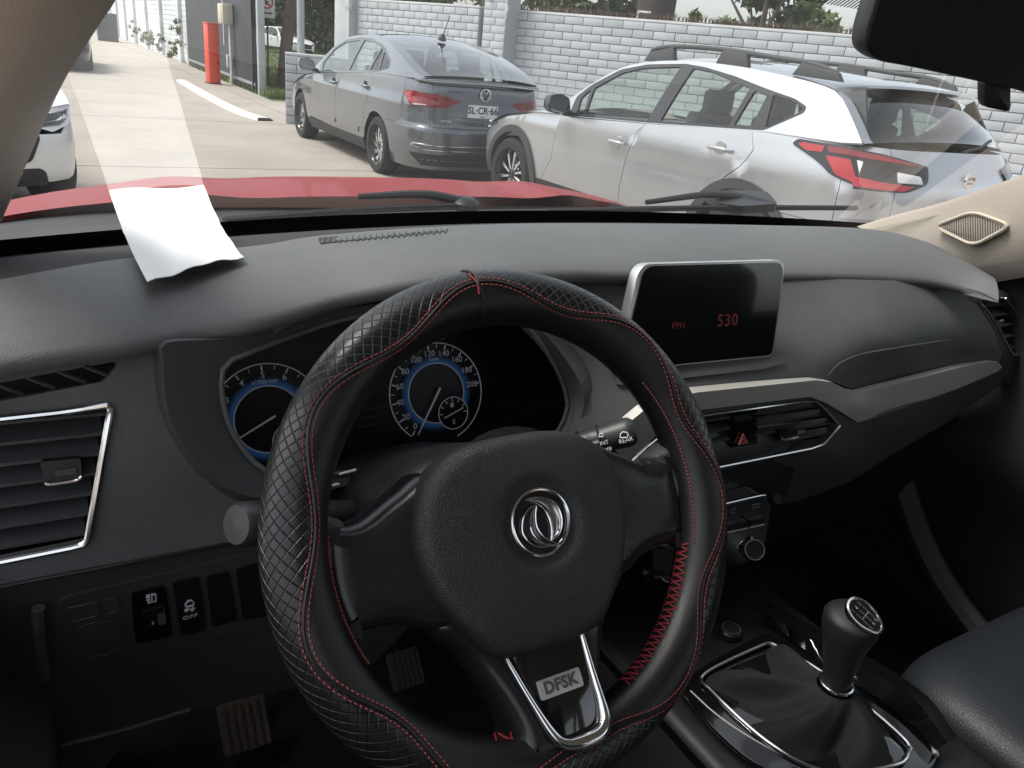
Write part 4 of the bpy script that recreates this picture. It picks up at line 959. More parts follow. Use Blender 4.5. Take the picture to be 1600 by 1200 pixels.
# bonnet: red, with two shallow ridges, falling away at the front
G = []
for v in np.linspace(0, 1, 30):
    y = 1.64+v*.62; row = []
    for x in np.linspace(-.10, 1.50, 44):
        q = (x-CX)/.8; z = 1.085+.018*(1-q*q)-.045*q**4-.01*v-.22*max(0, v-.42)**1.7*2.0+.009*math.exp(-((abs(q)-.58)/.09)**2)*(1-v*.4)-.003*math.exp(-((abs(q)-.40)/.08)**2)
        row.append((x, y-.16*q*q*v+.10*q*q*(1-v), z))
    G.append(row)
MB().grid(G).build('bonnet', RED, car, angle=60)
for s in (-1, 1):     # wings beside the bonnet
    G = []
    for v in np.linspace(0, 1, 20):
        y = 1.1+v*1.1; q = 1.0
        e = np.array(MB().v) if False else None
        x0 = CX+s*.806; z0 = 1.085-.045-.02*v-.22*max(0, v-.62)**1.7*2.2-.004
        G.append([(x0+s*d, y-.16*v-.05*(1-v), z0-zz) for d, zz in ((0, .0), (.03, .004), (.07, .02), (.10, .06), (.115, .15), (.12, .5))])
    MB().grid(G).build('wing', RED, car)
MB().grid([[(x, ybase(x)+.02+d*(1.66+.10*((x-CX)/.8)**2-ybase(x))/.46, z-.045*((x-CX)/.8)**4*max(0, d)/.46) for x in np.linspace(-.1, 1.5, 20)] for d, z in ((-.02, 1.10), (.06, 1.088), (.14, 1.078), (.26, 1.074), (.38, 1.076), (.46, 1.07))]).build('cowl_panel', mat('cowl_plastic', (.035, .035, .037), .6, bump=.2, bscale=200), car)
MB().box((CX, 1.7, .55), (1.5, .9, .7)).build('engine_bay', MATTE, car, smooth=False)
# wipers: arm, pivot cap, blade
def wiper(label, piv, elbow, tip_px, blade_a, blade_b):
    w = thing('windscreen_wiper', label, 'wiper', tuple(piv), world_children=True, group='windscreen wipers')
    MB().tube(spl([piv, piv*.6+elbow*.4+[0, 0, .012], elbow], 14), np.linspace(.011, .006, 14), 8).build('arm', SATIN, w)
    mb = MB(); mb.lathe([(.001, .012), (.02, .010), (.03, .002), (.03, -.012)], piv, (0, -.1, 1), 20); mb.build('pivot_cap', SATIN, w)
    MB().tube(spl([blade_a, (blade_a+blade_b)/2+[0, 0, .004], blade_b], 16), .007, 6).build('blade', MATTE, w)
    return w
piv1, piv2 = at(727, 317, z=1.125), at(1165, 309, z=1.135)
wiper('black wiper arm lying along the foot of the windscreen ahead of the steering wheel', piv1, at(560, 307, z=1.13), None, at(350, 345, z=1.125), at(720, 322, z=1.12))
wiper('black wiper arm with broad pivot cap ahead of the passenger dashboard', piv2, at(1010, 316, z=1.125), None, at(860, 330, z=1.115), at(1338, 325, z=1.12))
MB().prism(fillet([at(1100, 300, z=1.135), at(1140, 296, z=1.15), at(1200, 300, z=1.15), at(1215, 318, z=1.14), at(1160, 322, z=1.13), at(1125, 318, z=1.13)], .01), (0, 0, -.02)).build('wiper_pivot_cover', SATIN, bpy.data.objects['windscreen_wiper.001'])
# pillars
def pillar(name, inner, w_out, m, n=16):
    """inner edge polyline along the glass; swept with a rounded section turning outward"""
    I = spl(inner, n); G = []
    for k, p in enumerate(I): G.append([p+np.array(o_) for o_ in w_out(k/(n-1))])
    return MB().grid(G).build(name, m, car, angle=50)
PIL = mat('pillar_cloth_brown', (.42, .36, .32), .9, bump=.3, bscale=500)
L_in = [np.array(q) for q in ((-.062, 1.09, 1.155), at(11, 326, y=1.02), at(38, 264, y=.94), at(96, 134, y=.78), at(178, 0, y=.58), at(238, -100, y=.47), (.118, .36, 1.58))]
pillar('windscreen_pillar', L_in, lambda f: [(.0, .045, .03), (0, 0, 0), (-.012, -.03, -.015), (-.05, -.06, -.03), (-.10, -.055, -.03), (-.14, -.02, .0), (-.15, .03, .02), (-.12, .06, .04), (-.03, .055, .035)], PIL)
R_in = [np.array(q) for q in (at(1345, 350, x=1.46), at(1400, 333, x=1.445), at(1480, 312, x=1.42), at(1600, 270, x=1.37), at(1750, 205, x=1.33), (1.27, .36, 1.58))]
pr = pillar('windscreen_pillar', R_in, lambda f: [(.03, .03, -.03), (.006, .012, -.008), (-.004, -.008, -.008), (-.012, -.05, -.062), (-.010, -.088, -.105), (.012, -.115, -.125), (.08, -.09, -.11), (.10, -.0, -.06)], BEIGE)
# speaker grille in the right pillar: framed pad with rows of holes
_ri = spl(R_in, 16); _p, _q = _ri[5], _ri[9]; _a = _p+np.array([-.012, -.05, -.062]); _n = np.cross(_q-_p, np.array([-.006, -.08, -.097])); _n /= np.linalg.norm(_n); _n = _n if _n @ (CP-_a) > 0 else -_n
sq = [onp(u, v, _a+_n*.004, _n) for u, v in ((1463, 353), (1523, 330), (1584, 352), (1524, 384))]
sc_ = sum(sq)/4; nn = np.cross(sq[1]-sq[3], sq[2]-sq[0]); nn /= np.linalg.norm(nn); nn = nn if nn @ (CP-sc_) > 0 else -nn
ring = fillet(sq, .022, 7)
spk = MB().prism(ring-nn*.012, nn*.016).build('speaker_grille', BEIGE, pr, bev=.002)
ro = MB(); ro.tube(fillet([q+nn*.004 for q in sq], .022, 7), .0032, 6, True); ro.build('grille_rim', mat('beige_rim', (.50, .45, .36), .6), pr)
mb = MB(); e1 = (sq[1]-sq[0]); e2 = (sq[3]-sq[0]); hole = mat('grille_hole', (.03, .026, .02), .9)
for i in range(1, 17):
    for j in range(1, 17):
        if (i < 3 or i > 14) and (j < 3 or j > 14): continue
        p = sq[0]+e1*(i/17.)+e2*(j/17.)+nn*.0046
        mb.lathe([(.0001, 0), (.0014, 0)], p, nn, 6)
o = mb.build('grille_holes', hole, spk, smooth=False); o['kind'] = 'stuff'
# roof lining, header, far side of the cabin
LIN = mat('headlining', (.42, .39, .34), .95, bump=.2, bscale=300)
MB().grid([[(x, y, z-.05*((x-CX)/.6)**4*.6) for x in np.linspace(CX-.60, CX+.60, 12)] for y, z in ((.50, 1.605), (.38, 1.645), (.1, 1.68), (-.6, 1.69), (-1.4, 1.67), (-2.0, 1.62))]).build('roof_lining', LIN, car)
MB().grid([[(x, y, z-.05*((x-CX)/.6)**4*.6) for x in np.linspace(CX-.66, CX+.66, 12)] for y, z in ((.50, 1.63), (.36, 1.68), (.1, 1.715), (-.6, 1.725), (-1.4, 1.705), (-2.1, 1.64))]).build('roof_skin', RED, car)
for s in (-1, 1):
    xr_ = CX+s*.62
    MB().tube(spl([(CX+s*.58, .40, 1.60), (CX+s*.60, .1, 1.645), (CX+s*.60, -.6, 1.65), (CX+s*.58, -1.5, 1.62), (CX+s*.55, -2.1, 1.5)], 20), .045, 8).build('roof_rail', LIN, car)
    MB().tube([(CX+s*.62, -.52, 1.64), (CX+s*.72, -.45, 1.15), (CX+s*.74, -.42, .45)], [.05, .06, .07], 10).build('centre_pillar', LIN, car)
    MB().tube([(CX+s*.58, -1.55, 1.62), (CX+s*.66, -1.9, 1.15)], [.06, .12], 10).build('rear_pillar', LIN, car)
    MB().box((CX+s*.745, -1.15, .85), (.08, 1.25, .62)).build('rear_door_panel', DASHL, car, bev=.03)
MB().box((CX, -.3, .36), (1.72, 3.2, .05)).build('cabin_floor', mat('floor_carpet', (.012, .012, .013), .95, bump=.6, bscale=300), car, smooth=False)
MB().box((CX, 1.26, .72), (1.7, .06, .75)).build('firewall', MATTE, car, smooth=False)
MB().box((CX, -2.15, .9), (1.4, .06, .75)).build('tailgate_panel', DASHL, car, smooth=False)
MB().grid([[(CX+v*.55, y, z) for v in (-1, 0, 1)] for y, z in ((-2.15, 1.28), (-2.02, 1.6))]).build('tailgate_window', MT_CARGLASS, car)
MB().box((CX-.80, .3, .40), (.12, 1.5, .16)).build('door_sill', MATTE, car, bev=.02)
MB().box((CX+.82, .3, .42), (.12, 1.9, .20)).build('door_sill', MATTE, car, bev=.02)
# passenger door: lower panel, armrest hollow, window frame and glass
XD = CX+.81
dr = MB().grid([[(XD-ins, y, z) for y in np.linspace(1.02, -.42, 14)] for z, ins in ((1.165, .03), (1.15, .06), (1.05, .055), (.92, .065), (.86, .10), (.80, .10), (.74, .05), (.55, .045), (.40, .05))]).build('passenger_door', LOWB, car)
MB().tube(spl([(XD-.12, .80, .80), (XD-.13, .62, .60), (XD-.13, .40, .50), (XD-.13, .1, .48)], 18), .022, 8).build('door_pocket_edge', DASHL, dr)
MB().tube(spl([(XD+.02, .98, 1.15), (XD-.02, .70, 1.26), (XD-.10, .42, 1.48), (XD-.14, .1, 1.60), (XD-.14, -.4, 1.62)], 20), .02, 8).build('window_frame', MATTE, dr)
MB().grid([[(XD+.01-.10*f, y, 1.15+(zt-1.15)*f) for f in np.linspace(0, 1, 5)] for y, zt in ((1.0, 1.16), (.7, 1.29), (.42, 1.5), (.1, 1.61), (-.42, 1.62))]).build('door_glass', MT_CARGLASS, dr)
XL = CX-.80
dl = MB().grid([[(XL+ins, y, z) for y in np.linspace(1.02, -.42, 14)] for z, ins in ((1.03, .0), (1.01, .02), (.96, .0), (.90, .02), (.86, .05), (.80, .05), (.70, .0), (.55, .0), (.40, .0))]).build('unseen_driver_door', DASHL, car)  # unseen panel added to darken the footwell, top kept low for some light
G = [[np.array(q)+[0, 0, dz] for q in ((1.50, .80, 1.10), (1.49, .72, 1.12), (1.475, .64, 1.15), (1.46, .54, 1.20))] for dz in (-.10, -.02, .012, .02)]
MB().grid(G).build('mirror_corner_trim', MATTE, dr)

# ------------------------------------------------------------------ dashboard
dash = thing('dashboard', 'dark grey moulded dashboard with silver trim line, air vents and instrument hood', 'dashboard', (.7, .7, 0), world_children=True)
zlip = lambda p: float(np.interp(p, [-250, 300, 470, 640, 800, 960, 1100, 1430, 1520], [1.19, 1.19, 1.205, 1.222, 1.222, 1.202, 1.192, 1.172, 1.165]))
c1 = [(-260, 500), (-120, 462), (0, 437), (185, 405), (400, 384), (500, 369), (700, 354), (900, 349), (1200, 352), (1360, 358), (1440, 376), (1490, 400), (1545, 434)]
c2 = [(-260, 640), (-120, 592), (0, 559), (120, 539), (200, 529), (300, 512), (400, 493), (470, 475), (540, 455), (640, 437), (760, 426), (900, 421), (960, 423), (1100, 425), (1300, 426), (1430, 432), (1480, 440), (1525, 453), (1560, 470)]
NU = 90
C1 = spl([at(a, b, z=1.198 if a < 1400 else 1.198-.03*min(1, (a-1400)/150)) for a, b in c1], NU); C2 = spl([at(a, b, z=zlip(a)) for a, b in c2], NU)
rows = []
zf = np.array([ybase(p[0]) for p in C1])
rows_g = [np.stack([C1[:, 0]+(C1[:, 0]-CX)*.10*f, C1[:, 1]+(zf+.035-C1[:, 1])*f, C1[:, 2]-.004-.062*f**1.2], 1) for f in (1, .75, .5, .25, .06)]
MB().grid(rows_g+[C1+[0, .004, -.002]]).build('windscreen_gutter', MATTE, dash, angle=180)
for f in np.linspace(0, 1, 14):
    r = C1*(1-f)+C2*f; r[:, 2] += .012*math.sin(math.pi*f)**.7; rows.append(r)
# rolled lip and shadow gap under it
for dy, dz in ((-.004, -.003), (-.006, -.008), (-.004, -.014), (.006, -.018), (.03, -.018), (.05, -.022)): rows.append(C2+np.array([0, dy, dz])*np.minimum(1, .15+(NU-1-np.arange(NU))/9.)[:, None])
MB().grid(rows).build('top_pad', DASH, dash, angle=60)
_pg = np.array(rows[:14]).reshape(-1, 3); _q = (_pg-CP) @ CM.T; _pp = np.stack([800+FPX*_q[:, 0]/_q[:, 2], 600-FPX*_q[:, 1]/_q[:, 2]], 1)
def padz(a, b):      # height of the pad under a pixel
    d = ((_pp-[a, b])**2*[.2, 1]).sum(1); k = np.argsort(d)[:6]; w = 1/(d[k]+.5); return float((_pg[k, 2]*w).sum()/w.sum())
# defroster slot at the pad's front edge
slot = px('defroster_slot', fillet([(497, 372), (600, 363), (700, 356), (700, 362), (600, 371), (500, 381)], 3), lambda a, b: padz(a, b)+.001, MATTE, dash, axis='z', thick=.001, off=.0005)
sm_ = None
for k in range(22):
    a = 505+k*9.2; y0 = np.interp(a, [500, 700, 900], [373, 357.5, 352]); y1 = np.interp(a, [500, 700, 900], [381, 364, 358])
    p0, p1 = at(a, y0, z=padz(a, y0)+.0012), at(a-2.0, y1, z=padz(a, y1)+.0012)
    MB().tube([p0, p1], .0016, 4).build('slot_rib', DASH, slot)
# left fascia with two vents
yl = [(0, 570, .632), (250, 545, .640), (0, 920, .600), (400, 845, .605), (200, 700, .612), (-200, 620, .63), (-200, 950, .60), (420, 700, .62)]
YL = tps(yl)
side_slot = [(-120, 622), (0, 598), (178, 565), (186, 569), (166, 592), (158, 597), (0, 627), (-120, 652)]
main_open = [(-190, 668), (0, 655), (168, 634), (173, 639), (135, 846), (129, 852), (0, 878), (-190, 905)]
px('fascia_panel', [(-240, 640), (-120, 600), (0, 568), (120, 548), (260, 524), (420, 496), (470, 500), (410, 530), (350, 560), (330, 600), (345, 680), (380, 735), (440, 770), (470, 830), (400, 843), (200, 880), (0, 918), (-240, 968)], YL, DASH, dash, holes=[fillet(side_slot, 6), fillet(main_open, 10)], thick=.012, res=20)
def vent_slats(par, TL, TR, BR, BL, yf, n, depth, m, tilt=.010, th=.0026, d0=.012):
    for k in range(n):
        f = (k+.55)/n; a = np.array(TL)*(1-f)+np.array(BL)*f; b = np.array(TR)*(1-f)+np.array(BR)*f
        A, B = at(a[0], a[1], y=yf(*a)+d0), at(b[0], b[1], y=yf(*b)+d0)
        MB().prism([A, B, B+[0, depth, tilt], A+[0, depth, tilt]], (0, 0, th)).build('slat', m, par, smooth=False)
SLAT = mat('vent_slat', (.055, .056, .06), .38)
v1 = px('air_vent', [(-200, 660), (180, 625), (140, 860), (-200, 910)], lambda a, b: YL(a, b)+.06, MATTE, dash, thick=.002, label='large driver side air vent with chrome edge')
vent_slats(v1, (-190, 662), (170, 632), (132, 850), (-190, 908), YL, 7, .036, SLAT)
line('chrome_edge', [at(a, b, y=YL(a, b)-.003) for a, b in ((-190, 668), (0, 655), (90, 645), (166, 634), (173, 638), (170, 655), (155, 740), (137, 842), (130, 851), (110, 856), (0, 878), (-190, 905))], .0026, CHR, v1, sm=False)
kb = px('vent_knob', fillet([(62, 722), (126, 716), (128, 742), (120, 750), (75, 757), (70, 752)], 5), lambda a, b: YL(a, b)+.004, SATIN, v1, thick=.014)
line('knob_edge', [at(a, b, y=YL(a, b)+.002) for a, b in ((70, 754), (78, 757), (118, 751), (128, 744))], .0012, CHR, kb)
px('knob_grip', [(84, 736), (118, 731), (120, 740), (88, 745)], lambda a, b: YL(a, b)+.0025, DASHL, kb, thick=.002)
v2 = px('side_demister', [(-130, 610), (190, 555), (175, 605), (-130, 660)], lambda a, b: YL(a, b)+.035, MATTE, dash, thick=.002)
for a in (-60, 20, 70, 118, 160):
    p0, p1 = at(a-28, 603-a*.19, y=YL(a, 600)+.004), at(a+16, 620-a*.19, y=YL(a, 600)+.004)
    MB().tube([p0, p1], .0016, 5).build('slat', SLAT, v2)
# instrument hood
ring_o = [(262, 535), (255, 560), (262, 640), (290, 700), (330, 745), (390, 776), (470, 775), (600, 745), (760, 722), (880, 700), (906, 660), (912, 615), (890, 570), (850, 520), (810, 490), (775, 476), (680, 468), (560, 478), (470, 500), (360, 528)]
ring_i = [(346, 600), (350, 574), (368, 560), (480, 517), (560, 494), (680, 481), (785, 488), (818, 502), (858, 556), (883, 610), (884, 648), (852, 683), (700, 706), (560, 735), (470, 745), (410, 732), (372, 690), (352, 645)]
yb_ = tps([(255, 560, .630), (262, 640, .622), (330, 745, .612), (470, 775, .61), (760, 722, .615), (900, 680, .62), (912, 615, .632), (850, 520, .655), (680, 468, .675), (560, 478, .67), (400, 520, .65), (350, 600, .640), (400, 720, .630), (560, 735, .635), (850, 683, .64), (884, 620, .65), (785, 488, .68), (480, 517, .672)])
clu = px('instrument_hood', spl(ring_o, 110, True), lambda a, b: yb_(a, b)-.012, mat('hood_plastic', (.045, .046, .048), .5, bump=.2, bscale=500), dash, holes=[spl(ring_i, 110, True)], thick=.055, res=11)
line('hood_edge', [at(a, b, y=yb_(a, b)-.013) for a, b in spl(ring_i, 60, True)], .0024, DASH, clu, closed=True, sm=False)
CP0 = np.array([.27, .750, 1.045]); CN = np.array([0, -math.cos(rad(20)), math.sin(rad(20))]); CEX = np.array([1., 0, 0]); CEY = np.array([0, math.sin(rad(20)), math.cos(rad(20))])
cl = lambda a, b, h=0.: onp(a, b, CP0+CN*h, CN)
clf = MB().add([CP0+CEX*a+CEY*b-CN*.002 for a, b in ((-.20, -.11), (.30, -.11), (.30, .16), (-.20, .16))], [(0, 1, 2, 3)]).build('cluster_face', mat('cluster_black', (.006, .006, .008), .35), dash, smooth=False)
BLUE = mat('blue_gauge_glow', (.01, .03, .09), .5, emit=(.03, .16, .55), estr=.085)
GW = mat('gauge_white', (.36, .38, .4), .5, emit=(.8, .85, .9), estr=.02)
def gauge(name, cpx, R, labels, a0, da, needle_a, sub=None, unit=None, ticks=21, arc=(0, 1)):
    c = cl(*cpx); pos = lambda r, deg, h=.001: c+CEX*r*math.cos(rad(deg))+CEY*r*math.sin(rad(deg))+CN*h
    g = MB().tube([pos(R, d) for d in np.linspace(a0, a0-300, 70)], .0007, 5).build(name, GW, dash)
    MB().tube([pos(R*.60, d, .0006) for d in np.linspace(0, 360, 60, endpoint=False)], .0006, 5, True).build('inner_ring', GW, g)
    mb = MB(); n = 64
    for q in range(9):
        mb = MB(); r0, r1 = R*(.61+.018*q), R*(.61+.018*(q+1))
        for k in range(n):
            d0, d1 = 360*k/n, 360*(k+1)/n; mb.add([pos(r0, d0, .0004), pos(r1, d0, .0004), pos(r1, d1, .0004), pos(r0, d1, .0004)], [(0, 1, 2, 3)])
        mb.build('blue_ring', mat('blue_glow_%d' % q, (.006, .008, .012), .5, emit=(.04, .16, .45), estr=.075*(1-q/9.)**1.5), g, smooth=False)
    for k, s in enumerate(labels):
        p = pos(R*.80, a0-da*k-(3 if k == 0 else 0), .0012)
        if s: text_mesh('numeral', s, R*.165, GW, g, frame4(p, CEX, CEY), extrude=.0001)
    for k in range(ticks):
        d = a0-da*(len(labels)-1)*k/(ticks-1); MB().tube([pos(R*(.90 if k % 2 else .88), d), pos(R*.97, d)], .0009 if k % 2 == 0 else .0005, 4).build('tick', GW, g)
    MB().tube([pos(-R*.12, needle_a, .004), pos(R*.92, needle_a, .004)], [.0014, .0006], 6).build('needle', GW, g)
    if unit: text_mesh('unit_lettering', unit, R*.10, GW, g, frame4(pos(R*.68, 90, .0012), CEX, CEY), extrude=.0001)
    if sub:
        sc, sr = sub; c2_ = c+CEX*sc[0]+CEY*sc[1]; p2 = lambda r, d, h=.0022: c2_+CEX*r*math.cos(rad(d))+CEY*r*math.sin(rad(d))+CN*h
        s_ = MB().lathe([(.0001, 0), (sr, 0)], c2_+CN*.0016, CN, 32).build('small_gauge', mat('cluster_black'), g)
        MB().tube([p2(sr, d) for d in np.linspace(0, 360, 40, endpoint=False)], .0006, 5, True).build('small_ring', GW, s_)
        for d in (180, 150, 120, 90, 60, 30, 0): MB().tube([p2(sr*.72, d), p2(sr*.93, d)], .0006, 4).build('tick', GW, s_)
        MB().tube([p2(sr*.75, 20, .003), p2(-sr*.7, 20, .003)], .0008, 5).build('small_needle', GW, s_)
        text_mesh('numeral', 'E', sr*.42, GW, s_, frame4(p2(sr*.55, -90), CEX, CEY), extrude=.0001)
        MB().box(tuple(p2(sr*.5, 95)), (sr*.22, .0006, sr*.3)).build('fuel_symbol', GW, s_, smooth=False)
    return g
def gauge_blue(R, c): return BLUE
gauge('speedometer', (682, 614), .0585, ['0', '20', '40', '60', '80', '100', '120', '140', '160', '180', '200'], 232, 22.6, 237, ((.0185, -.026), .019), 'km/h')
gauge('rev_counter', (420, 655), .0585, ['0', '1', '2', '3', '4', '5', '6', '7', '8'], 232, 28., 205, ((.020, -.026), .019), 'x1000r/min', 17)
MB().prism([cl(a, b, .001) for a, b in ((662, 521), (697, 519), (693, 530), (658, 532))], CN*.0006).build('cluster_label', mat('grey_label', (.30, .30, .30), .6), clf, smooth=False)
for k in range(3): line('display_bar', [cl(560, 640+14*k, .001), cl(610-10*k, 634+14*k, .001)], .0012, mat('dim_display', (.03, .033, .036), .5), clf)
for a, b in ((455, 752), (512, 765)): pass
line('column_slot_edge', [at(503, 762, y=.60), at(530, 756, y=.60)], .0012, WHITEINK, clu); line('column_slot_edge', [at(530, 741, y=.60), at(556, 734, y=.60)], .0012, WHITEINK, clu)
# passenger side fascia
yr = tps([(860, 470, .70), (960, 440, .705), (1100, 440, .70), (1300, 438, .69), (1430, 441, .675), (1500, 458, .665), (1560, 500, .66), (900, 600, .64), (1000, 560, .645), (1100, 540, .645), (1300, 520, .635), (1430, 515, .625), (1530, 518, .63), (900, 690, .60), (1010, 634, .605), (1090, 614, .605), (1275, 594, .605), (1320, 575, .612), (1400, 545, .612), (1560, 566, .63), (1400, 598, .628), (1335, 612, .622), (1500, 574, .63)])
px('passenger_fascia', [(800, 476), (860, 442), (960, 434), (1100, 436), (1300, 436), (1430, 439), (1490, 452), (1530, 472), (1552, 512), (1566, 552), (1563, 566), (1545, 563), (1500, 570), (1400, 596), (1345, 609), (1325, 606), (1300, 595), (1275, 592), (1090, 611), (1040, 622), (1005, 640), (975, 665), (950, 690), (905, 716), (872, 712), (896, 660), (901, 615), (880, 576), (840, 528), (806, 494)], yr, DASH, dash, thick=.01, res=16)
line('fascia_crease', [at(a, b, y=yr(a, b)+.0005) for a, b in ((1292, 588), (1310, 569), (1345, 554), (1400, 544), (1470, 533), (1535, 520))], .0016, DASH, dash)
text_mesh('airbag_lettering', 'AIRBAG', .011, DASHL, dash, frame4(at(1517, 548, y=yr(1517, 548)-.003), (1, .1, .05), (0, .3, 1)), extrude=.0003)
# silver trim band
ys = tps([(950, 695, .595), (1010, 650, .592), (1090, 628, .590), (1275, 608, .590), (1340, 635, .600), (1420, 615, .608), (1500, 590, .615), (1562, 570, .625), (980, 720, .60), (1340, 612, .606), (1340, 657, .606)])
tr_o = [(948, 695), (975, 667), (1005, 642), (1040, 624), (1090, 613), (1275, 594), (1300, 597), (1322, 608), (1345, 612), (1400, 600), (1500, 574), (1545, 565), (1560, 566), (1566, 573), (1560, 580), (1500, 606), (1420, 634), (1360, 655), (1340, 660), (1318, 646), (1288, 628), (1265, 620), (1090, 641), (1060, 652), (1035, 670), (1000, 706), (985, 722)]
tb = px('silver_trim', tr_o, ys, SILVER, dash, thick=.012, res=10, label='brushed silver trim band across the dashboard')
# surround of the centre vents and lower roll
yv = tps([(985, 722, .600), (1090, 650, .598), (1275, 625, .598), (1340, 660, .608), (1300, 720, .592), (1130, 755, .590), (1000, 780, .59), (1500, 610, .622), (1400, 668, .600), (1570, 585, .63), (1150, 800, .62), (1300, 770, .625), (1450, 705, .63), (1580, 640, .64)])
hexo = [(992, 716), (1042, 672), (1092, 650), (1262, 627), (1280, 629), (1311, 664), (1287, 695), (1268, 702), (1125, 731), (1000, 758), (985, 735)]
px('centre_surround', [(950, 705), (985, 720), (1000, 706), (1035, 670), (1060, 652), (1090, 641), (1265, 620), (1288, 628), (1318, 646), (1340, 660), (1360, 655), (1420, 634), (1500, 606), (1560, 580), (1566, 574), (1572, 586), (1560, 605), (1480, 660), (1400, 706), (1330, 752), (1250, 782), (1130, 806), (1000, 832), (930, 800)], yv, DASHL, dash, holes=[fillet(hexo, 5)], thick=.012, res=16)
v3 = px('air_vent', [(970, 660), (1100, 635), (1300, 615), (1325, 665), (1290, 715), (1125, 745), (980, 775)], lambda a, b: yv(a, b)+.055, MATTE, dash, thick=.002, label='paired centre air vents behind a hexagonal chrome outline')
vent_slats(v3, (1180, 640), (1300, 624), (1300, 700), (1180, 722), yv, 5, .013, SLAT, .001, .0032, .006)
vent_slats(v3, (1000, 668), (1140, 645), (1140, 728), (1000, 758), yv, 5, .013, SLAT, .001, .0032, .006)
line('chrome_edge', [at(a, b, y=yv(a, b)-.002) for a, b in ((1095, 650), (1180, 638), (1258, 627), (1276, 628), (1290, 640), (1311, 664))], .0016, CHR, v3, sm=False)
line('chrome_edge', [at(a, b, y=yv(a, b)-.002) for a, b in ((1312, 666), (1300, 680), (1287, 695), (1268, 702), (1125, 731), (1000, 757))], .0024, CHR, v3, sm=False)
line('chrome_edge', [at(a, b, y=yv(a, b)-.002) for a, b in ((988, 720), (1010, 698), (1042, 672), (1090, 651))], .0022, CHR, v3, sm=False)
hz = px('hazard_switch', fillet([(1140, 646), (1183, 640), (1183, 722), (1140, 730)], 5), lambda a, b: yv(a, b)+.006, PIANO, dash, thick=.02)
line('hazard_triangle', [at(a, b, y=yv(a, b)+.003) for a, b in ((1161, 678), (1168, 692), (1154, 694))], .0007, mat('hazard_red', (.5, .16, .15), .5, emit=(.9, .25, .22), estr=.07), hz, closed=True, sm=False)
line('hazard_triangle', [at(a, b, y=yv(a, b)+.003) for a, b in ((1161, 684), (1164.5, 690), (1157.5, 691))], .0004, mat('hazard_red'), hz, closed=True, sm=False)
px('switch_lens', [(1148, 654), (1175, 650), (1175, 657), (1148, 661)], lambda a, b: yv(a, b)+.003, SATIN, hz, thick=.002)
kb = px('vent_knob', fillet([(1216, 676), (1246, 672), (1247, 682), (1224, 687)], 3), lambda a, b: yv(a, b)+.002, SATIN, v3, thick=.012)
line('knob_edge', [at(a, b, y=yv(a, b)+.0) for a, b in ((1220, 683), (1226, 687), (1247, 683))], .0012, CHR, kb)
# display on its stand
A_, B_, C_, D_ = at(1000, 412, y=.648), at(1229, 406, y=.640), at(1209, 557, y=.622), at(962, 582, y=.626)
dn = np.cross(B_-A_, D_-A_); dn /= np.linalg.norm(dn); dn = dn if dn @ (CP-A_) > 0 else -dn
C_ = onp(1209, 557, A_, dn)
outl = fillet([A_, B_, C_, D_], [.016, .016, .008, .008], 7)
dsp = MB().prism(outl-dn*.016, dn*.016).build('display', mat('display_silver', (.55, .55, .54), .3, metal=.8), dash, bev=.0022, label='upright display with silver rim and dark glass')
cen = (A_+B_+C_+D_)/4
MB().prism([cen+(p-cen)*.955+dn*.0005 for p in outl], dn*.0012).build('display_glass', PIANO, dsp, smooth=False)
DR = mat('display_red', (.05, .002, .002), .5, emit=(.6, .05, .04), estr=.035)
dex = (B_-A_)/np.linalg.norm(B_-A_); dey = (A_-D_)/np.linalg.norm(A_-D_)
text_mesh('display_lettering', 'FM1', .0105, DR, dsp, frame4(onp(1061, 509, cen+dn*.002, dn), dex, dey), extrude=.0001, spacing=1.2)
text_mesh('display_digits', '530', .021, DR, dsp, frame4(onp(1137, 501, cen+dn*.002, dn), dex, dey), extrude=.0001, spacing=1.1)
px('display_foot', fillet([(965, 578), (1210, 553), (1228, 560), (1225, 568), (1190, 577), (965, 602)], 6), lambda a, b: yr(a, b)-.004, DASH, dash, thick=.02)
MB().prism([cen-dn*.016+dey*b+dex*a for a, b in ((-.06, -.05), (.06, -.05), (.06, .03), (-.06, .03))], -dn*.05).build('display_stand', SATIN, dash, bev=.004)
# right end: vent and side demister
ye = tps([(1500, 452, .672), (1530, 468, .662), (1592, 463, .70), (1585, 555, .645), (1566, 552, .635), (1640, 540, .71), (1640, 460, .73), (1600, 600, .66), (1450, 438, .70)])
ve_h = [(1531, 470), (1570, 466), (1585, 486), (1600, 520), (1612, 545), (1588, 554), (1584, 550), (1560, 510)]
px('end_panel', [(1435, 432), (1500, 440), (1545, 446), (1580, 460), (1610, 500), (1640, 560), (1620, 600), (1575, 600), (1566, 570), (1566, 552), (1552, 512), (1530, 475), (1490, 454)], ye, DASHL, dash, holes=[ve_h], thick=.02, res=14)
v4 = px('air_vent', [(1520, 455), (1600, 455), (1630, 555), (1580, 570)], lambda a, b: ye(a, b)+.04, MATTE, dash, thick=.002, label='passenger side end air vent beside the door')
for k in range(5):
    f = (k+.6)/5; a = np.array([1531, 470])*(1-f)+np.array([1586, 552])*f; b = np.array([1575, 466])*(1-f)+np.array([1612, 545])*f
    A, B = at(*a, y=ye(*a)+.01), at(*b, y=ye(*b)+.01); MB().prism([A, B, B+[.01, .03, .006], A+[.01, .03, .006]], (0, 0, .003)).build('slat', SLAT, v4, smooth=False)
line('chrome_edge', [at(a, b, y=ye(a, b)-.002) for a, b in ((1529, 470), (1545, 488), (1562, 515), (1575, 540), (1586, 555), (1605, 549))], .0022, CHR, v4)
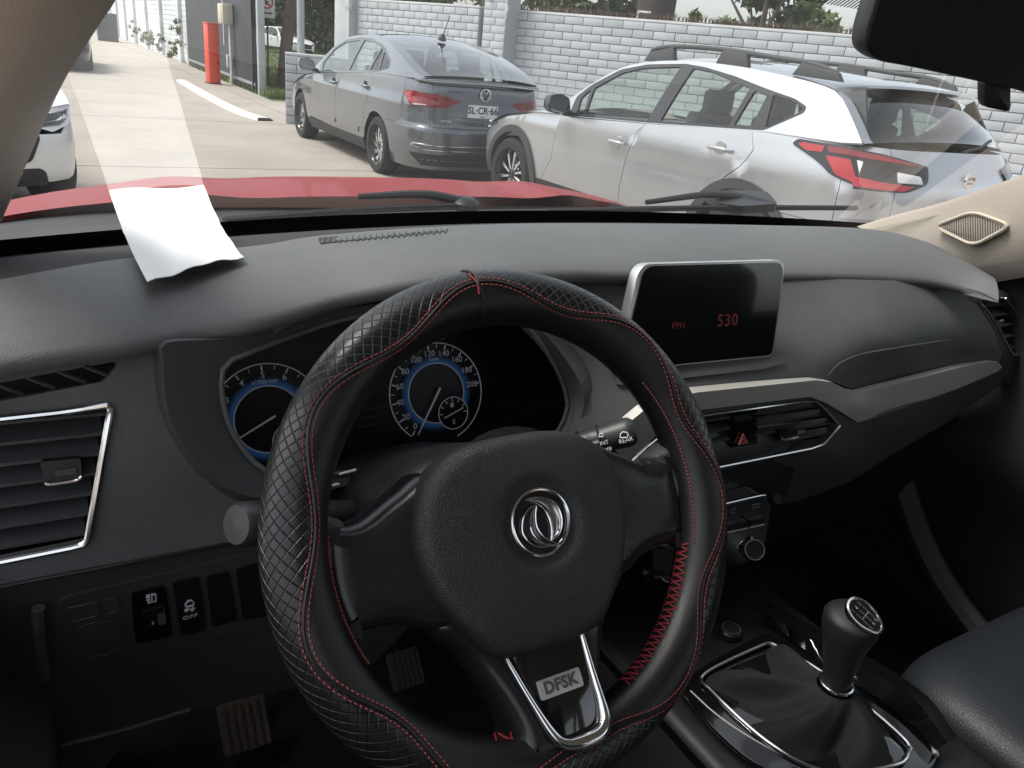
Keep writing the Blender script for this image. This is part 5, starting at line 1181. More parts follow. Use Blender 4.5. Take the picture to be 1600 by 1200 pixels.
line('chrome_edge', [at(a, b, y=ye(a, b)-.002) for a, b in ((1571, 466), (1585, 485), (1596, 510), (1610, 540))], .0020, CHR, v4)
MB().tube([at(1561, 503, y=.63), at(1566, 501, y=.63)], .003, 6).build('vent_knob', CHR, v4)
px('side_demister', [(1458, 440), (1500, 443), (1545, 450), (1520, 453), (1500, 452)], lambda a, b: ye(a, b)-.003, MATTE, dash, thick=.002)
# glovebox, knee panels, centre stack
def skin(name, rows, m, par, n=40): return MB().grid([spl(r, n) for r in rows]).build(name, m, par)
skin('glovebox', [[at(1010, 815, y=.63)*[0, 1, 1]+[.83, 0, 0], (1.1, .63, 1.02), (1.40, .66, 1.03)], [(.83, .66, .97), (1.1, .655, .985), (1.42, .68, .99)], [(.83, .68, .85), (1.1, .68, .85), (1.42, .70, .86)], [(.83, .72, .70), (1.1, .72, .70), (1.42, .73, .70)], [(.83, .85, .62), (1.1, .85, .62), (1.42, .86, .62)]], LOWB, dash)
MB().prism([at(a, b, y=.655) for a, b in ((1340, 760), (1357, 755), (1359, 760), (1342, 766))], (0, .02, 0)).build('glovebox_latch', SATIN, dash, smooth=False)
yk = tps([(0, 918, .602), (400, 843, .606), (85, 935, .61), (380, 865, .612), (110, 1050, .64), (420, 985, .64), (0, 1110, .66), (300, 1100, .68), (-200, 960, .60), (-200, 1180, .66), (560, 830, .62), (600, 950, .66), (100, 1220, .70), (500, 1180, .72)])
px('knee_panel', [(-240, 975), (0, 920), (200, 882), (400, 845), (560, 812), (640, 850), (640, 980), (560, 1060), (430, 1080), (300, 1110), (200, 1150), (120, 1260), (-240, 1300)], yk, DASHL, dash, thick=.01, res=26)
sp_poly = fillet([(82, 938), (380, 868), (430, 858), (430, 975), (112, 1050), (90, 1030)], [30, 10, 5, 10, 25, 20], 6)
spn = px('switch_panel', sp_poly, lambda a, b: yk(a, b)-.003, DASHL, dash, thick=.004, res=16)
for poly in ([(104, 951), (150, 941), (157, 945), (152, 962), (108, 973)], [(163, 937), (180, 934), (187, 942), (184, 955), (166, 960), (160, 950)], [(118, 985), (135, 975), (180, 969), (190, 980), (185, 1010), (172, 1022), (130, 1030), (118, 1010)]):
    q = fillet(poly, 7); px('blank_cap', q, lambda a, b: yk(a, b)-.0045, DASHL, spn, thick=.003, res=14)
    line('cap_groove', [at(a, b, y=yk(a, b)-.0046) for a, b in q], .0007, SLAT, spn, closed=True, sm=False)
def switch(poly, m=SATIN): return px('switch', fillet(poly, 6), lambda a, b: yk(a, b)-.006, m, spn, thick=.006, res=14)
sA = switch([(205, 928), (258, 916), (270, 994), (212, 1007)], PIANO); sB = switch([(269, 912), (311, 903), (322, 984), (284, 994)]); switch([(322, 903), (358, 894), (371, 970), (332, 980)]); switch([(369, 890), (420, 878), (420, 962), (380, 970)])
ysw = lambda a, b: yk(a, b)-.0068
px('thumb_wheel', [(222, 957), (255, 949), (258, 976), (226, 984)], lambda a, b: yk(a, b)-.009, SATIN, sA, thick=.004)
for k in range(7): line('wheel_rib', [at(246+1.6*k, 951-.4*k, y=yk(246, 960)-.0095), at(249+1.6*k, 976-.4*k, y=yk(246, 970)-.0095)], .0006, DASH, sA)
def glyph(par, segs, yf, m=WHITEINK, r=.0009): 
    mb = MB()
    for s in segs: mb.tube([at(a, b, y=yf(a, b)) for a, b in s], r, 4)
    return mb.build('symbol', m, par, kind='stuff' if len(segs) > 1 else None)
glyph(sA, [[(237, 929), (243, 929), (244, 935), (243, 940), (237, 941), (237, 929)], [(229, 931), (234, 930)], [(228, 934), (234, 933)], [(229, 938), (234, 937)], [(231, 942), (235, 941)]], ysw)
glyph(sB, [[(290, 944), (294, 939), (299, 938), (303, 942), (302, 946), (290, 948), (290, 944)], [(289, 954), (293, 950), (291, 956), (296, 951)], [(298, 953), (302, 949), (300, 955), (304, 950)]], ysw)
text_mesh('switch_lettering', 'OFF', .0075, WHITEINK, sB, frame4(at(297, 964, y=ysw(297, 964)), (1, .02, .0), (0, -.3, 1)), extrude=.0002)
text_mesh('switch_lettering', '3', .0055, WHITEINK, sA, frame4(at(239, 974, y=yk(239, 974)-.010), (1, .02, .0), (0, -.3, 1)), extrude=.0002)
line('panel_seam', [at(a, b, y=yk(a, b)-.003) for a, b in ((95, 1165), (200, 1138), (297, 1108))], .0022, DASH, dash)
line('panel_seam', [at(a, b, y=YL(a, b)-.001) for a, b in ((-200, 962), (0, 917), (200, 879), (400, 842))], .0018, SATIN, dash)
line('edge_highlight', [at(60, 950, y=.60), at(62, 1000, y=.605), at(72, 1060, y=.615)], .005, DASHL, dash)  # ridge shaped to stand in for a soft highlight along the edge
# centre stack
yc = lambda a, b: float(np.interp(b, [780, 880, 1000, 1100], [.585, .575, .60, .62]))
skin('centre_stack', [[(.50, .625, 1.02), (.68, .605, 1.015), (.85, .63, 1.02)], [(.50, .60, .99), (.68, .585, .985), (.85, .60, .99)], [(.51, .595, .90), (.68, .58, .90), (.84, .595, .90)], [(.52, .62, .82), (.68, .60, .82), (.83, .62, .82)], [(.53, .70, .76), (.68, .69, .76), (.82, .70, .76)]], SATIN, dash)
hv = px('climate_panel', fillet([(1020, 812), (1190, 770), (1205, 790), (1195, 850), (1165, 880), (1020, 905)], 10), .562, PIANO, dash, thick=.02)
line('chrome_edge', [at(a, b, y=.558) for a, b in ((1120, 791), (1190, 775), (1196, 778))], .0016, CHR, hv)
for k, (a0, a1) in enumerate(((1085, 1108), (1112, 1168), (1172, 1194))):
    s = px('climate_key', [(a0, 826-(a0-1110)*.2), (a1, 826-(a1-1110)*.2), (a1, 838-(a1-1110)*.22), (a0, 838-(a0-1110)*.22)], .554, SATIN, hv, thick=.010)
    line('key_edge', [at(a0, 838-(a0-1110)*.22, y=.553), at(a1, 838-(a1-1110)*.22, y=.553)], .0008, SILVER, s)
glyph(hv, [[(1142, 797), (1149, 795), (1149, 800), (1142, 802), (1142, 797)], [(1176, 789), (1187, 787), (1187, 792), (1176, 794), (1176, 789)]], lambda a, b: .558, mat('dim_ink', (.12, .12, .12), .6))
def knob(par, a, b, r, y, ay=0, ring=CHR):
    c = at(a, b, y=y); ax = np.array([-.40, -.72, .57])
    k = MB().lathe([(.0001, .004), (r*.78, .004), (r*.86, .003), (r*.9, 0), (r*.9, -.012)], c, ax, 32).build('control_knob', SATIN, par)
    MB().lathe([(r*.80, .0042), (r*.84, .0056), (r*.93, .0056), (r*.97, .004), (r*.97, -.010)], c, ax, 40).build('knob_ring', ring, k); return k
knob(hv, 1177, 859, .0145, .556); knob(hv, 1214, 780, .008, .575, ring=SATIN)
ig = px('start_switch_panel', fillet([(1003, 880), (1070, 866), (1075, 905), (1008, 918)], 6), .575, PIANO, dash, thick=.02)
knob(ig, 1044, 895, .0125, .572)

# ------------------------------------------------------------------ console, gear lever, pedals, seats
con = thing('centre_console', 'black centre console with gloss edges and chrome framed gear surround', 'console', (.69, .2, .38), world_children=True)
zc = .75
skin('console_top', [[(.545, y, zc-.03), (.555, y, zc-.004), (.69, y, zc), (.835, y, zc-.004), (.845, y, zc-.03)] for y in (.66, .58, .5, .3, .1, -.2)], SATIN, con)
for s in (-1, 1): MB().grid([[(.695+s*.15, y, z) for y in (.68, .3, -.2)] for z in (zc-.02, .6, .40)]).build('console_side', DASHL, con)
co = lambda pts, z=zc+.004: np.array([at(a, b, z=z) for a, b in pts])
frame_px = [(1098, 1062), (1190, 1016), (1205, 1016), (1240, 1035), (1270, 1052), (1345, 1108), (1412, 1168), (1415, 1185), (1395, 1205), (1290, 1215), (1200, 1172), (1110, 1090)]
gb = MB().prism(spl(co([(1070, 1066), (1180, 1000), (1215, 1000), (1300, 1050), (1440, 1150), (1465, 1175), (1440, 1215), (1330, 1250), (1180, 1200), (1075, 1100)], zc+.003), 50, True), (0, 0, .006)).build('gear_surround', PIANO, con, bev=.002)
line('chrome_frame', [p+[0, 0, .009] for p in spl(co(frame_px), 70, True)], .0026, CHR, con, closed=True, sm=False)
line('gloss_edge', co([(1078, 1082), (1120, 1120), (1180, 1160), (1250, 1195), (1330, 1215)], zc+.006), .0035, SILVER, con)
line('gloss_edge', co([(1345, 1050), (1375, 1075), (1420, 1120), (1455, 1160), (1462, 1180)], zc+.008), .0035, SILVER, con)
G = [spl(co([(1190, 960), (1290, 1040), (1400, 1110), (1462, 1172)], zc+.012), 20), spl(co([(1180, 950), (1300, 1018), (1420, 1085), (1480, 1160)], zc+.03), 20), spl(co([(1200, 940), (1320, 1005), (1440, 1080), (1495, 1150)], zc+.02), 20)]
MB().grid(G).build('console_wing', PIANO, con)
sk = MB().lathe([(.0001, .006), (.011, .006), (.014, .003), (.014, -.004)], at(1141, 988, z=zc+.006), (0, 0, 1), 24).build('power_socket', SATIN, con)
MB().lathe([(.0108, .0075), (.0125, .0075), (.0125, .006)], at(1141, 988, z=zc+.006), (0, 0, 1), 24).build('socket_ring', MT_CLAD, sk)
gear = thing('gear_lever', 'black gear lever with chrome shift pattern plate and pleated leather boot', 'gear lever', tuple(co([(1270, 1120)])[0]), world_children=True)
# boot: folded leather rising from the frame to the collar
base = spl(co(frame_px, zc+.006), 72, True); bc = base.mean(0); topc = at(1305, 1072, z=zc+.055)
G = []
for f in np.linspace(0, 1, 18):
    ring = []
    for k, p in enumerate(base):
        a = 2*math.pi*k/72; t = topc+np.array([math.cos(math.atan2(p[1]-bc[1], p[0]-bc[0]))*.020, math.sin(math.atan2(p[1]-bc[1], p[0]-bc[0]))*.020, 0])
        q = p*(1-f)+t*f; q[2] = p[2]+(t[2]-p[2])*(f**1.25)
        w = math.sin(math.pi*min(1, f*1.05)); q = q+(q-(bc*(1-f)+topc*f))*[1, 1, 0]*.16*w*math.sin(a*5+1.0+2*f)+np.array([0, 0, .010*w*math.sin(a*5+.4+3*f)+.006*w*math.sin(a*11+5*f)]); ring.append(q)
    ring.append(ring[0]); G.append(ring)
MB().grid(G).build('boot', leather('boot_leather', (.008, .008, .0085), .8, 700, .4), gear, angle=180)
kc = at(1324, 985, z=.875); kd = (kc-topc); 
ax_ = kd/np.linalg.norm(kd)
st = spl([topc-[0, 0, .01], topc+kd*.22+[0, 0, .0], topc+kd*.45, topc+kd*.72, kc+[0.002, 0, .012], kc+[.003, 0, .028]], 26)
rr = np.interp(np.linspace(0, 1, 26), [0, .12, .3, .55, .75, .9, .97, 1], [.0150, .0150, .0165, .0220, .0290, .0305, .0220, .004])
kn = MB().tube(st, rr, 28).build('knob', leather('knob_leather', (.016, .016, .017), .45, 900, .25), gear)
line('collar_ring', [topc+np.array([math.cos(t), math.sin(t), 0])*.0172+[0, 0, .004] for t in np.linspace(0, 6.28, 30, endpoint=False)], .0022, CHR, gear, closed=True, sm=False)
# shift plate on the knob's face, tipped to the driver
pc = at(1337, 982, z=.893); pn = np.array([-.10, -.48, .87]); pn /= np.linalg.norm(pn); pex = np.cross([0, 0, 1.], pn)*-1; pex = np.array([1., .40, 0]); pex -= pn*(pex @ pn); pex /= np.linalg.norm(pex); pey = np.cross(pn, pex)
kcen = kc+np.array([.002, 0, .006])
pc = kcen+pn*.0285
pl_ = [pc+pex*.0165*math.cos(t)*(.92+.14*math.sin(t))+pey*(.021*math.sin(t)) for t in np.linspace(0, 2*math.pi, 36, endpoint=False)]
pt = MB().prism([p-pn*.006 for p in pl_], pn*.0062).build('shift_plate', PIANO, kn, smooth=False)
line('plate_rim', [p for p in pl_], .0016, CHR, kn, closed=True, sm=False)
mb = MB()
for a, b in (((-.007, .008), (-.007, -.008)), ((0, .008), (0, -.008)), ((.007, .008), (.007, -.008)), ((-.007, 0), (.007, 0))): mb.tube([pc+pex*a[0]+pey*a[1]+pn*.0006, pc+pex*b[0]+pey*b[1]+pn*.0006], .0007, 4)
mb.build('shift_pattern', CHR, kn)
for s, a, b in (('1', -.007, .0115), ('3', 0, .0115), ('5', .007, .0115), ('2', -.007, -.0115), ('4', 0, -.0115), ('R', .007, -.0115)): text_mesh('shift_numeral', s, .0062, CHR, kn, frame4(pc+pex*a+pey*b+pn*.0006, pex, pey), extrude=.0002)
# pedals
PED = mat('pedal_rubber', (.14, .115, .095), .8)
for lab, a, b, w, h in (('ribbed clutch pedal pad, the wider of the two, in the dark footwell', 382, 1132, .07, .075), ('small ribbed brake pedal pad seen through the steering wheel', 633, 1045, .055, .062)):
    c = at(a, b, y=.93); pdl = thing('foot_pedal', lab, 'pedal', tuple(c), world_children=True)
    R3 = np.array([[1, 0, 0], [0, math.cos(-.75), math.sin(-.75)], [0, -math.sin(-.75), math.cos(-.75)]])
    MB().box(c, (w, .012, h), R3.T).build('pad', PED, pdl, bev=.003)
    for k in range(6):
        MB().box(c+R3.T @ np.array([-w/2+w*(k+.5)/6, -.008, 0]), (w/6*.5, .006, h*.94), R3.T).build('rib', PED, pdl, smooth=False)
    MB().tube(spl([c+[0, .02, 0], c+[.0, .12, .10], c+[0, .25, .45]], 12), .009, 6).build('pedal_arm', MATTE, pdl)
# seats
SEATL = leather('seat_leather', (.016, .019, .024), .48, 260, .3)
def seat(x, y, label):
    s = thing('car_seat', label, 'seat', (x, y, .40), 0, 'front seats')
    pw = lambda v, e: math.copysign(abs(v)**e, v); G = []
    for et in np.linspace(-math.pi/2, math.pi/2, 25):
        G.append([(.255*pw(math.cos(et), .45)*pw(math.cos(om), .38), .03+.30*pw(math.cos(et), .45)*pw(math.sin(om), .38), .20+.125*pw(math.sin(et), .5)+.02*(pw(math.cos(om), .38)*pw(math.cos(et), .45))**4) for om in np.linspace(-math.pi, math.pi, 49)])
    MB().grid(G).build('cushion', SEATL, s, angle=180)
    MB().box((0, .04, .10), (.46, .48, .2)).build('cushion_base', MATTE, s, bev=.03)
    R3 = [[1, 0, 0], [0, math.cos(.35), math.sin(.35)], [0, -math.sin(.35), math.cos(.35)]]
    MB().box((0, -.33, .58), (.48, .14, .66), R3).build('backrest', SEATL, s, bev=.05)
    MB().box((0, -.47, 1.0), (.27, .10, .19), R3).build('headrest', SEATL, s, bev=.04)
    return s
seat(1.17, .12, 'dark leather passenger seat beside the gear lever')
seat(.29, -.30, 'dark leather driver seat facing the steering wheel')

# ------------------------------------------------------------------ column and stalks
colm = thing('steering_column', 'black steering column shroud with lettered wiper and indicator stalks', 'steering column', (.2916, .60, .9), world_children=True)
WC = np.array([.2916, .4248, 1.0886]); TI = rad(31.1)
WA = np.array([1., 0, 0]); WB = np.array([0, math.sin(TI), math.cos(TI)]); WN = np.array([0, -math.cos(TI), math.sin(TI)])
G = []
for h, rx, ry, dz in ((-.035, .055, .045, 0), (-.05, .075, .06, .0), (-.08, .085, .068, 0), (-.14, .088, .07, .0), (-.22, .09, .072, .004), (-.26, .09, .07, .01)):
    G.append([WC+WN*h+WA*rx*math.copysign(abs(math.cos(t))**.7, math.cos(t))+WB*(ry*math.copysign(abs(math.sin(t))**.7, math.sin(t))+dz) for t in np.linspace(0, 2*math.pi, 40)])
MB().grid(G).build('shroud', SATIN, colm)
STK = mat('stalk_plastic', (.028, .029, .031), .45)
def stalk(name, p0, p1, r0, r1, flat=.8):
    P = spl([p0, (p0+p1)/2, p1], 20); return MB().tube(P, np.concatenate([np.linspace(r0, r1, 18), [r1*.96, r1*.75]]), 20).build(name, STK, colm)
p0, p1 = at(870, 705, y=.585), at(992, 672, y=.545)
s1 = stalk('wiper_stalk', p0, p1, .011, .0155); d_ = (p1-p0)/np.linalg.norm(p1-p0)
for f in (.30, .56): MB().lathe([(.0142+.002*f, -.0012), (.0148+.002*f, 0), (.0142+.002*f, .0012)], p0+(p1-p0)*f, d_, 24).build('stalk_ring', SATIN, s1)
vn = (CP-(p0+p1)/2); vn -= d_*(vn @ d_); vn /= np.linalg.norm(vn); up_ = np.cross(vn, d_)
def stext(s, a, b, size, rr=.0162):
    q = onp(a, b, (p0+p1)/2+vn*rr, vn); text_mesh('stalk_lettering', s, size, WHITEINK, s1, frame4(q, d_, up_), extrude=.0002)
stext('SLOW', 925, 693, .0052); stext('INT', 944, 692, .0056); stext('OFF', 949, 703, .0056, .0155); stext('REAR', 978, 688, .0062)
yy_ = lambda a, b: onp(a, b, (p0+p1)/2+vn*.0165, vn)[1]
glyph(s1, [[(969, 684), (970, 678), (973, 675), (980, 676), (982, 680), (980, 684), (969, 684)]], yy_, r=.0007)
glyph(s1, [[(936, 683), (937, 678), (942, 677), (943, 682), (936, 683)]], yy_, r=.0007)
for k in range(4): glyph(s1, [[(915+.5*k, 682+3*k), (923+.5*k, 681+3*k)]], yy_, SATIN, .0006)
q0, q1 = at(575, 800, y=.585), at(372, 820, y=.530)
s2 = stalk('indicator_stalk', q0, q1, .012, .0155)
d2_ = (q1-q0)/np.linalg.norm(q1-q0); MB().lathe([(.0165, -.022), (.0175, -.018), (.0175, -.002), (.015, .002), (.0001, .003)], q1, d2_, 24).build('stalk_end', mat('stalk_end_grey', (.030, .032, .034), .4), s2)
MB().lathe([(.0148, -.003), (.016, 0), (.0148, .003)], q0+(q1-q0)*.12, d2_, 24).build('stalk_ring', SILVER, s2)
vn2 = CP-(q0*.6+q1*.4); vn2 -= d2_*(vn2 @ d2_); vn2 /= np.linalg.norm(vn2)
glyph(s2, [[(493, 815), (500, 814), (500, 811), (506, 817), (500, 823), (500, 820), (493, 821), (493, 815)]], lambda a, b: onp(a, b, (q0*.6+q1*.4)+vn2*.0145, vn2)[1], r=.0006)
# ------------------------------------------------------------------ steering wheel (built flat, then set on the column)
sw = bpy.data.objects.new('steering_wheel', None); COL.objects.link(sw)
sw.matrix_world = frame4(WC, WA, WB); sw['label'] = 'black steering wheel in a quilted leather cover with red double stitching'; sw['category'] = 'steering wheel'
RM, RT = .1775, .0225
def rim_leather():
    m = mat('quilted_leather', (.008, .008, .0085), .31, spec=.5, var=.15, vscale=14)
    nt = m.node_tree; L = nt.links.new; b = nt.nodes['Principled BSDF']
    uv = nt.nodes.new('ShaderNodeUVMap'); uv.uv_map = 'UVMap'; sx = nt.nodes.new('ShaderNodeSeparateXYZ'); L(uv.outputs[0], sx.inputs[0])
    def mth(op, a=None, b_=None, va=0., vb=0.):
        n = nt.nodes.new('ShaderNodeMath'); n.operation = op
        for i, (s, v) in enumerate(((a, va), (b_, vb))):
            if s is not None: L(s, n.inputs[i])
            else: n.inputs[i].default_value = v
        return n.outputs[0]
    outs = []
    for op in ('ADD', 'SUBTRACT'):
        s = mth(op, sx.outputs[0], sx.outputs[1]); f = mth('FRACT', s); d = mth('ABSOLUTE', mth('SUBTRACT', f, None, vb=.5)); outs.append(d)   # .5 at the line, 0 mid cell
    mx = mth('MAXIMUM', outs[0], outs[1]); h = nt.nodes.new('ShaderNodeMapRange'); h.interpolation_type = 'SMOOTHSTEP'; h.inputs[1].default_value = .40; h.inputs[2].default_value = .50; h.inputs[3].default_value = 1; h.inputs[4].default_value = 0
    L(mx, h.inputs[0])
    # stitch dots riding in the grooves
    fine = nt.nodes.new('ShaderNodeTexNoise'); fine.inputs['Scale'].default_value = 900; tc = nt.nodes.new('ShaderNodeTexCoord'); L(tc.outputs['Object'], fine.inputs['Vector'])
    hh = mth('ADD', h.outputs[0], mth('MULTIPLY', fine.outputs['Fac'], None, vb=.12))
    bp = nt.nodes.new('ShaderNodeBump'); bp.inputs['Strength'].default_value = .8; bp.inputs['Distance'].default_value = .0008; L(hh, bp.inputs['Height']); L(bp.outputs[0], b.inputs['Normal'])
    return m
QL = rim_leather(); SL = leather('smooth_leather', (.008, .0075, .0078), .33, 1300, .15)
THREAD = mat('red_thread', (.20, .035, .036), .75)
LACE = mat('red_lacing', (.20, .014, .02), .75)
NT = 520
def rw(th): return .1785+.0095*math.cos(7.2*(th-rad(95)))
def phw(th, o=0.): return math.acos(max(-.95, min(.95, (rw(th)-RM)/RT)))+o
def tor(th, ph, dr=0.):
    r = RM+(RT+dr)*math.cos(ph); return np.array([r*math.cos(th), r*math.sin(th), (RT+dr)*math.sin(ph)])
TH = np.linspace(rad(-85), rad(275), NT)
def band(name, f0, f1, nv, m, uv=True):
    G = np.array([[tor(t, p) for p in np.linspace(f0(t), f1(t), nv)] for t in TH]); mb = MB().grid(G); o = mb.build(name, m, sw, angle=180, fix=False)
    if uv:
        me = o.data; l = me.uv_layers.new(name='UVMap'); U_ = np.array([[(t*RM/.0090, p*RT/.0090) for p in np.linspace(f0(t), f1(t), nv)] for t in TH]).reshape(-1, 2)
        li = np.zeros(len(me.loops), np.int32); me.loops.foreach_get('vertex_index', li); l.data.foreach_set('uv', U_[li].ravel())
    bm = bmesh.new(); bm.from_mesh(o.data)
    c = sum((f.normal.dot(f.calc_center_median()-Vector((f.calc_center_median().x, f.calc_center_median().y, 0)).normalized()*RM) for f in bm.faces))
    if c < 0: bmesh.ops.reverse_faces(bm, faces=bm.faces)
    bm.to_mesh(o.data); bm.free(); return o
rimq = band('rim_quilted_cover', lambda t: -2.0, lambda t: phw(t)-.0, 26, QL)
rims = band('rim_smooth_cover', lambda t: phw(t), lambda t: 2*math.pi-2.0, 26, SL)
# seam ridge and two rows of stitches either side of the wave
MB().tube([tor(t, phw(t, .05), .0004) for t in TH], .0011, 6).build('wave_seam', SL, sw)
def stitches(name, fn, a0, a1, step, ln, r, m):
    mb = MB(); t = a0
    while t < a1:
        mb.tube([tor(t, fn(t), .0003), tor(t+ln/2, fn(t+ln/2), .0011), tor(t+ln, fn(t+ln), .0003)], r, 5); t += step
    o = mb.build(name, m, sw); o['kind'] = 'stuff'; return o
stitches('red_stitching', lambda t: phw(t, -.075), rad(-85), rad(275), .0215, .015, .00046, THREAD)
stitches('red_stitching', lambda t: phw(t, .19), rad(-85), rad(275), .0215, .015, .00046, THREAD)
# inner edge seam with red lacing where the cover is tied
mb = MB(); t = rad(-66)
k = 0
while t < rad(-18):
    j1, j2 = random.uniform(-.08, .08), random.uniform(-.08, .08); mb.tube([tor(t, 2.78+j1), tor(t+.014, 3.1, .0008), tor(t+.030, 3.45)], .00075, 5); mb.tube([tor(t+.008, 3.45), tor(t+.02, 3.1, .0010), tor(t+.034, 2.80+j2)], .00075, 5); t += .040; k += 1
o = mb.build('red_lacing', LACE, sw); o['kind'] = 'stuff'
stitches('inner_stitching', lambda t: 2.55, rad(-18), rad(35), .021, .017, .0006, THREAD)
stitches('inner_stitching', lambda t: 2.75, rad(172), rad(205), .021, .017, .0006, THREAD)
MB().tube([tor(rad(95)+.004*math.sin(p*6), p, .0006) for p in np.linspace(-.4, 2.6, 30)], .0013, 6).build('cover_joint', SL, sw)
MB().tube([tor(rad(95.6)+.004*math.sin(p*9), p, .0009) for p in np.linspace(.7, 1.6, 14)], .0007, 5).build('joint_stitch', LACE, sw)
mb = MB(); mb.tube([tor(rad(a), 3.0+.3*math.sin(a*1.3), .001) for a in np.linspace(-112, -98, 12)], .0009, 5); mb.build('loose_thread', LACE, sw)
# spokes: moulded arms from hub to rim
SPK = mat('spoke_plastic', (.013, .013, .014), .27, var=.08, vscale=25)
def moulded(name, outline, z0, z1, dome, m, parent, inset=.010, steps=5, res=.012, taper=0.):
    """flat outline raised to a pillow: rim low, centre high"""
    P = np.asarray(outline, float)
    ds = [inset*q for q in (0, .012, .05, .12, .24, .42, .66, 1.)]
    rings = [P]
    for d0, d1 in zip(ds[:-1], ds[1:]): rings.append(inset2(rings[-1], d1-d0))
    hz = lambda d: z1-(z1-z0)*(1-math.sqrt(max(0, 1-(1-d/inset)**2)))
    mb = MB(); n = len(P)
    loops = [[(p[0], p[1], z0-.012) for p in P]]+[[(p[0], p[1], hz(d)+dome(p[0], p[1])) for p in R] for d, R in zip(ds, rings)]
    G = np.array(loops); mb.grid(np.concatenate([G, G[:, :1]], 1))
    V, T = cdt(rings[-1], (), res)
    mb.add([(p[0], p[1], z1+dome(p[0], p[1])) for p in V], [tuple(map(int, t)) for t in T])
    bm_ = bmesh.new(); k = len(mb.v)
    vs = [bm_.verts.new(p) for p in mb.v]; bm_.verts.ensure_lookup_table()
    for f in mb.f:
        try: bm_.faces.new([vs[i] for i in f])
        except ValueError: pass
    bmesh.ops.remove_doubles(bm_, verts=bm_.verts, dist=2e-5); bm_.verts.index_update()
    mb.v = [tuple(v.co) for v in bm_.verts]; mb.f = [tuple(v.index for v in f.verts) for f in bm_.faces]; bm_.free()
    return mb.build(name, m, parent, angle=60)
Lsp = spl([(-.070, .050), (-.100, .040), (-.130, .026), (-.156, .030), (-.162, .0), (-.160, -.030), (-.150, -.055), (-.135, -.050), (-.110, -.052), (-.088, -.062), (-.06, -.06), (-.05, 0)], 60, True)
Rsp = [(-x, y) for x, y in Lsp][::-1]
dm = lambda x, y: .0
moulded('spoke', Lsp, -.020, .002, lambda x, y: .010*(1-abs(x)/.16), SPK, sw, inset=.016)
moulded('spoke', Rsp, -.020, .002, lambda x, y: .010*(1-abs(x)/.16), SPK, sw, inset=.016)
Bsp = spl([(-.085, -.055), (-.068, -.085), (-.050, -.118), (-.040, -.150), (-.044, -.168), (.0, -.172), (.044, -.168), (.040, -.150), (.048, -.118), (.066, -.085), (.085, -.055), (0, -.04)], 60, True)
zlo = lambda y: .007+.0165*min(1, max(0, (-.095-y)/.068))
moulded('lower_spoke', Bsp, -.018, .002, lambda x, y: zlo(y)-.007, SPK, sw, inset=.012)
# perforated thumb patches where spokes meet the rim
PERF = mat('perforated_leather', (.055, .055, .054), .6)
for s in (-1, 1):
    q = np.array([(s*.138, .029), (s*.160, .040), (s*.166, .0), (s*.160, -.052), (s*.150, -.050), (s*.152, -.01), (s*.146, .012)])
    pp = moulded('thumb_patch', fillet(q, .004), -.012, .001, dm, PERF, sw, inset=.006, res=.006)
    mb = MB()
    for i in range(9):
        for j in range(3):
            y = .028-.009*i; x = s*(.149+.005*j+.0015*(i % 2)); mb.lathe([(.0001, 0), (.0008, 0)], (x, y, .0012), (0, 0, 1), 6)
    o = mb.build('perforations', mat('grille_hole'), pp, smooth=False); o['kind'] = 'stuff'
# airbag pad
PAD = leather('pad_leather', (.017, .017, .018), .46, 560, .5, .0006)
_h = [(0, .068), (.035, .066), (.058, .059), (.078, .044), (.088, .022), (.091, 0), (.088, -.022), (.079, -.045), (.062, -.070), (.047, -.088), (.028, -.093), (0, -.094)]
padol = spl([(x-.005, y) for x, y in _h]+[(-x-.005, y) for x, y in _h[::-1][1:-1]], 180, True)
def pdome(x, y):
    r = math.hypot(x, y); g = .010*(1-(max(abs(x+.005)/.105, abs(y+.012)/.10))**3); return g-.0045*max(0., min(1., (.036-r)/.006))
moulded('airbag_pad', padol, .004, .017, pdome, PAD, sw, inset=.010, res=.0045)
ez = .017+pdome(0, 0)
em = MB().lathe([(.0001, .0008), (.023, .0008), (.0232, 0)], (0, 0, ez), (0, 0, 1), 48).build('emblem', PIANO, sw)
mb = MB(); mb.tube([(.0245*math.cos(t), .0245*math.sin(t), ez+.002) for t in np.linspace(0, 2*math.pi, 60, endpoint=False)], .0015, 8, True); mb.build('emblem_ring', CHR, em)
def E(pts, n=26):      # emblem curves, read off the photograph onto the plane of the badge
    out = []
    for u, v in pts:
        q = onp(640+u/2.222, 660+v/2.222, WC+WN*(ez+.0015), WN)-WC; out.append((q @ WA-EC[0], q @ WB-EC[1]))
    return spl(np.array(out)*.92, n)
EC = (0, 0); EC = tuple(E([(482, 355), (482.1, 355)], 2)[0]/.92)
eA0, eA1 = E([(420, 272), (455, 264), (500, 268), (538, 292), (556, 330), (558, 370), (545, 405), (519, 428)]), E([(420, 272), (460, 285), (495, 312), (515, 350), (521, 390), (519, 428)])
eB0, eB1 = E([(466, 290), (435, 308), (416, 340), (411, 380), (418, 408), (441, 436), (480, 450), (552, 440)]), E([(466, 290), (461, 330), (466, 372), (482, 402), (505, 422), (552, 440)])
eC = E([(441, 372), (452, 402), (475, 428), (510, 444), (552, 440)])
for c0, c1, mm in ((eA0, eA1, mat('emblem_bright', (.55, .55, .57), .16, metal=1.)), (eB0, eB1, mat('emblem_dark_chrome', (.14, .14, .15), .2, metal=1.))):
    MB().grid([[(p[0]+(q[0]-p[0])*f, p[1]+(q[1]-p[1])*f, ez+.0012+.0014*math.sin(math.pi*f)) for f in np.linspace(0, 1, 6)] for p, q in zip(c0, c1)]).build('emblem_wing', mm, em)
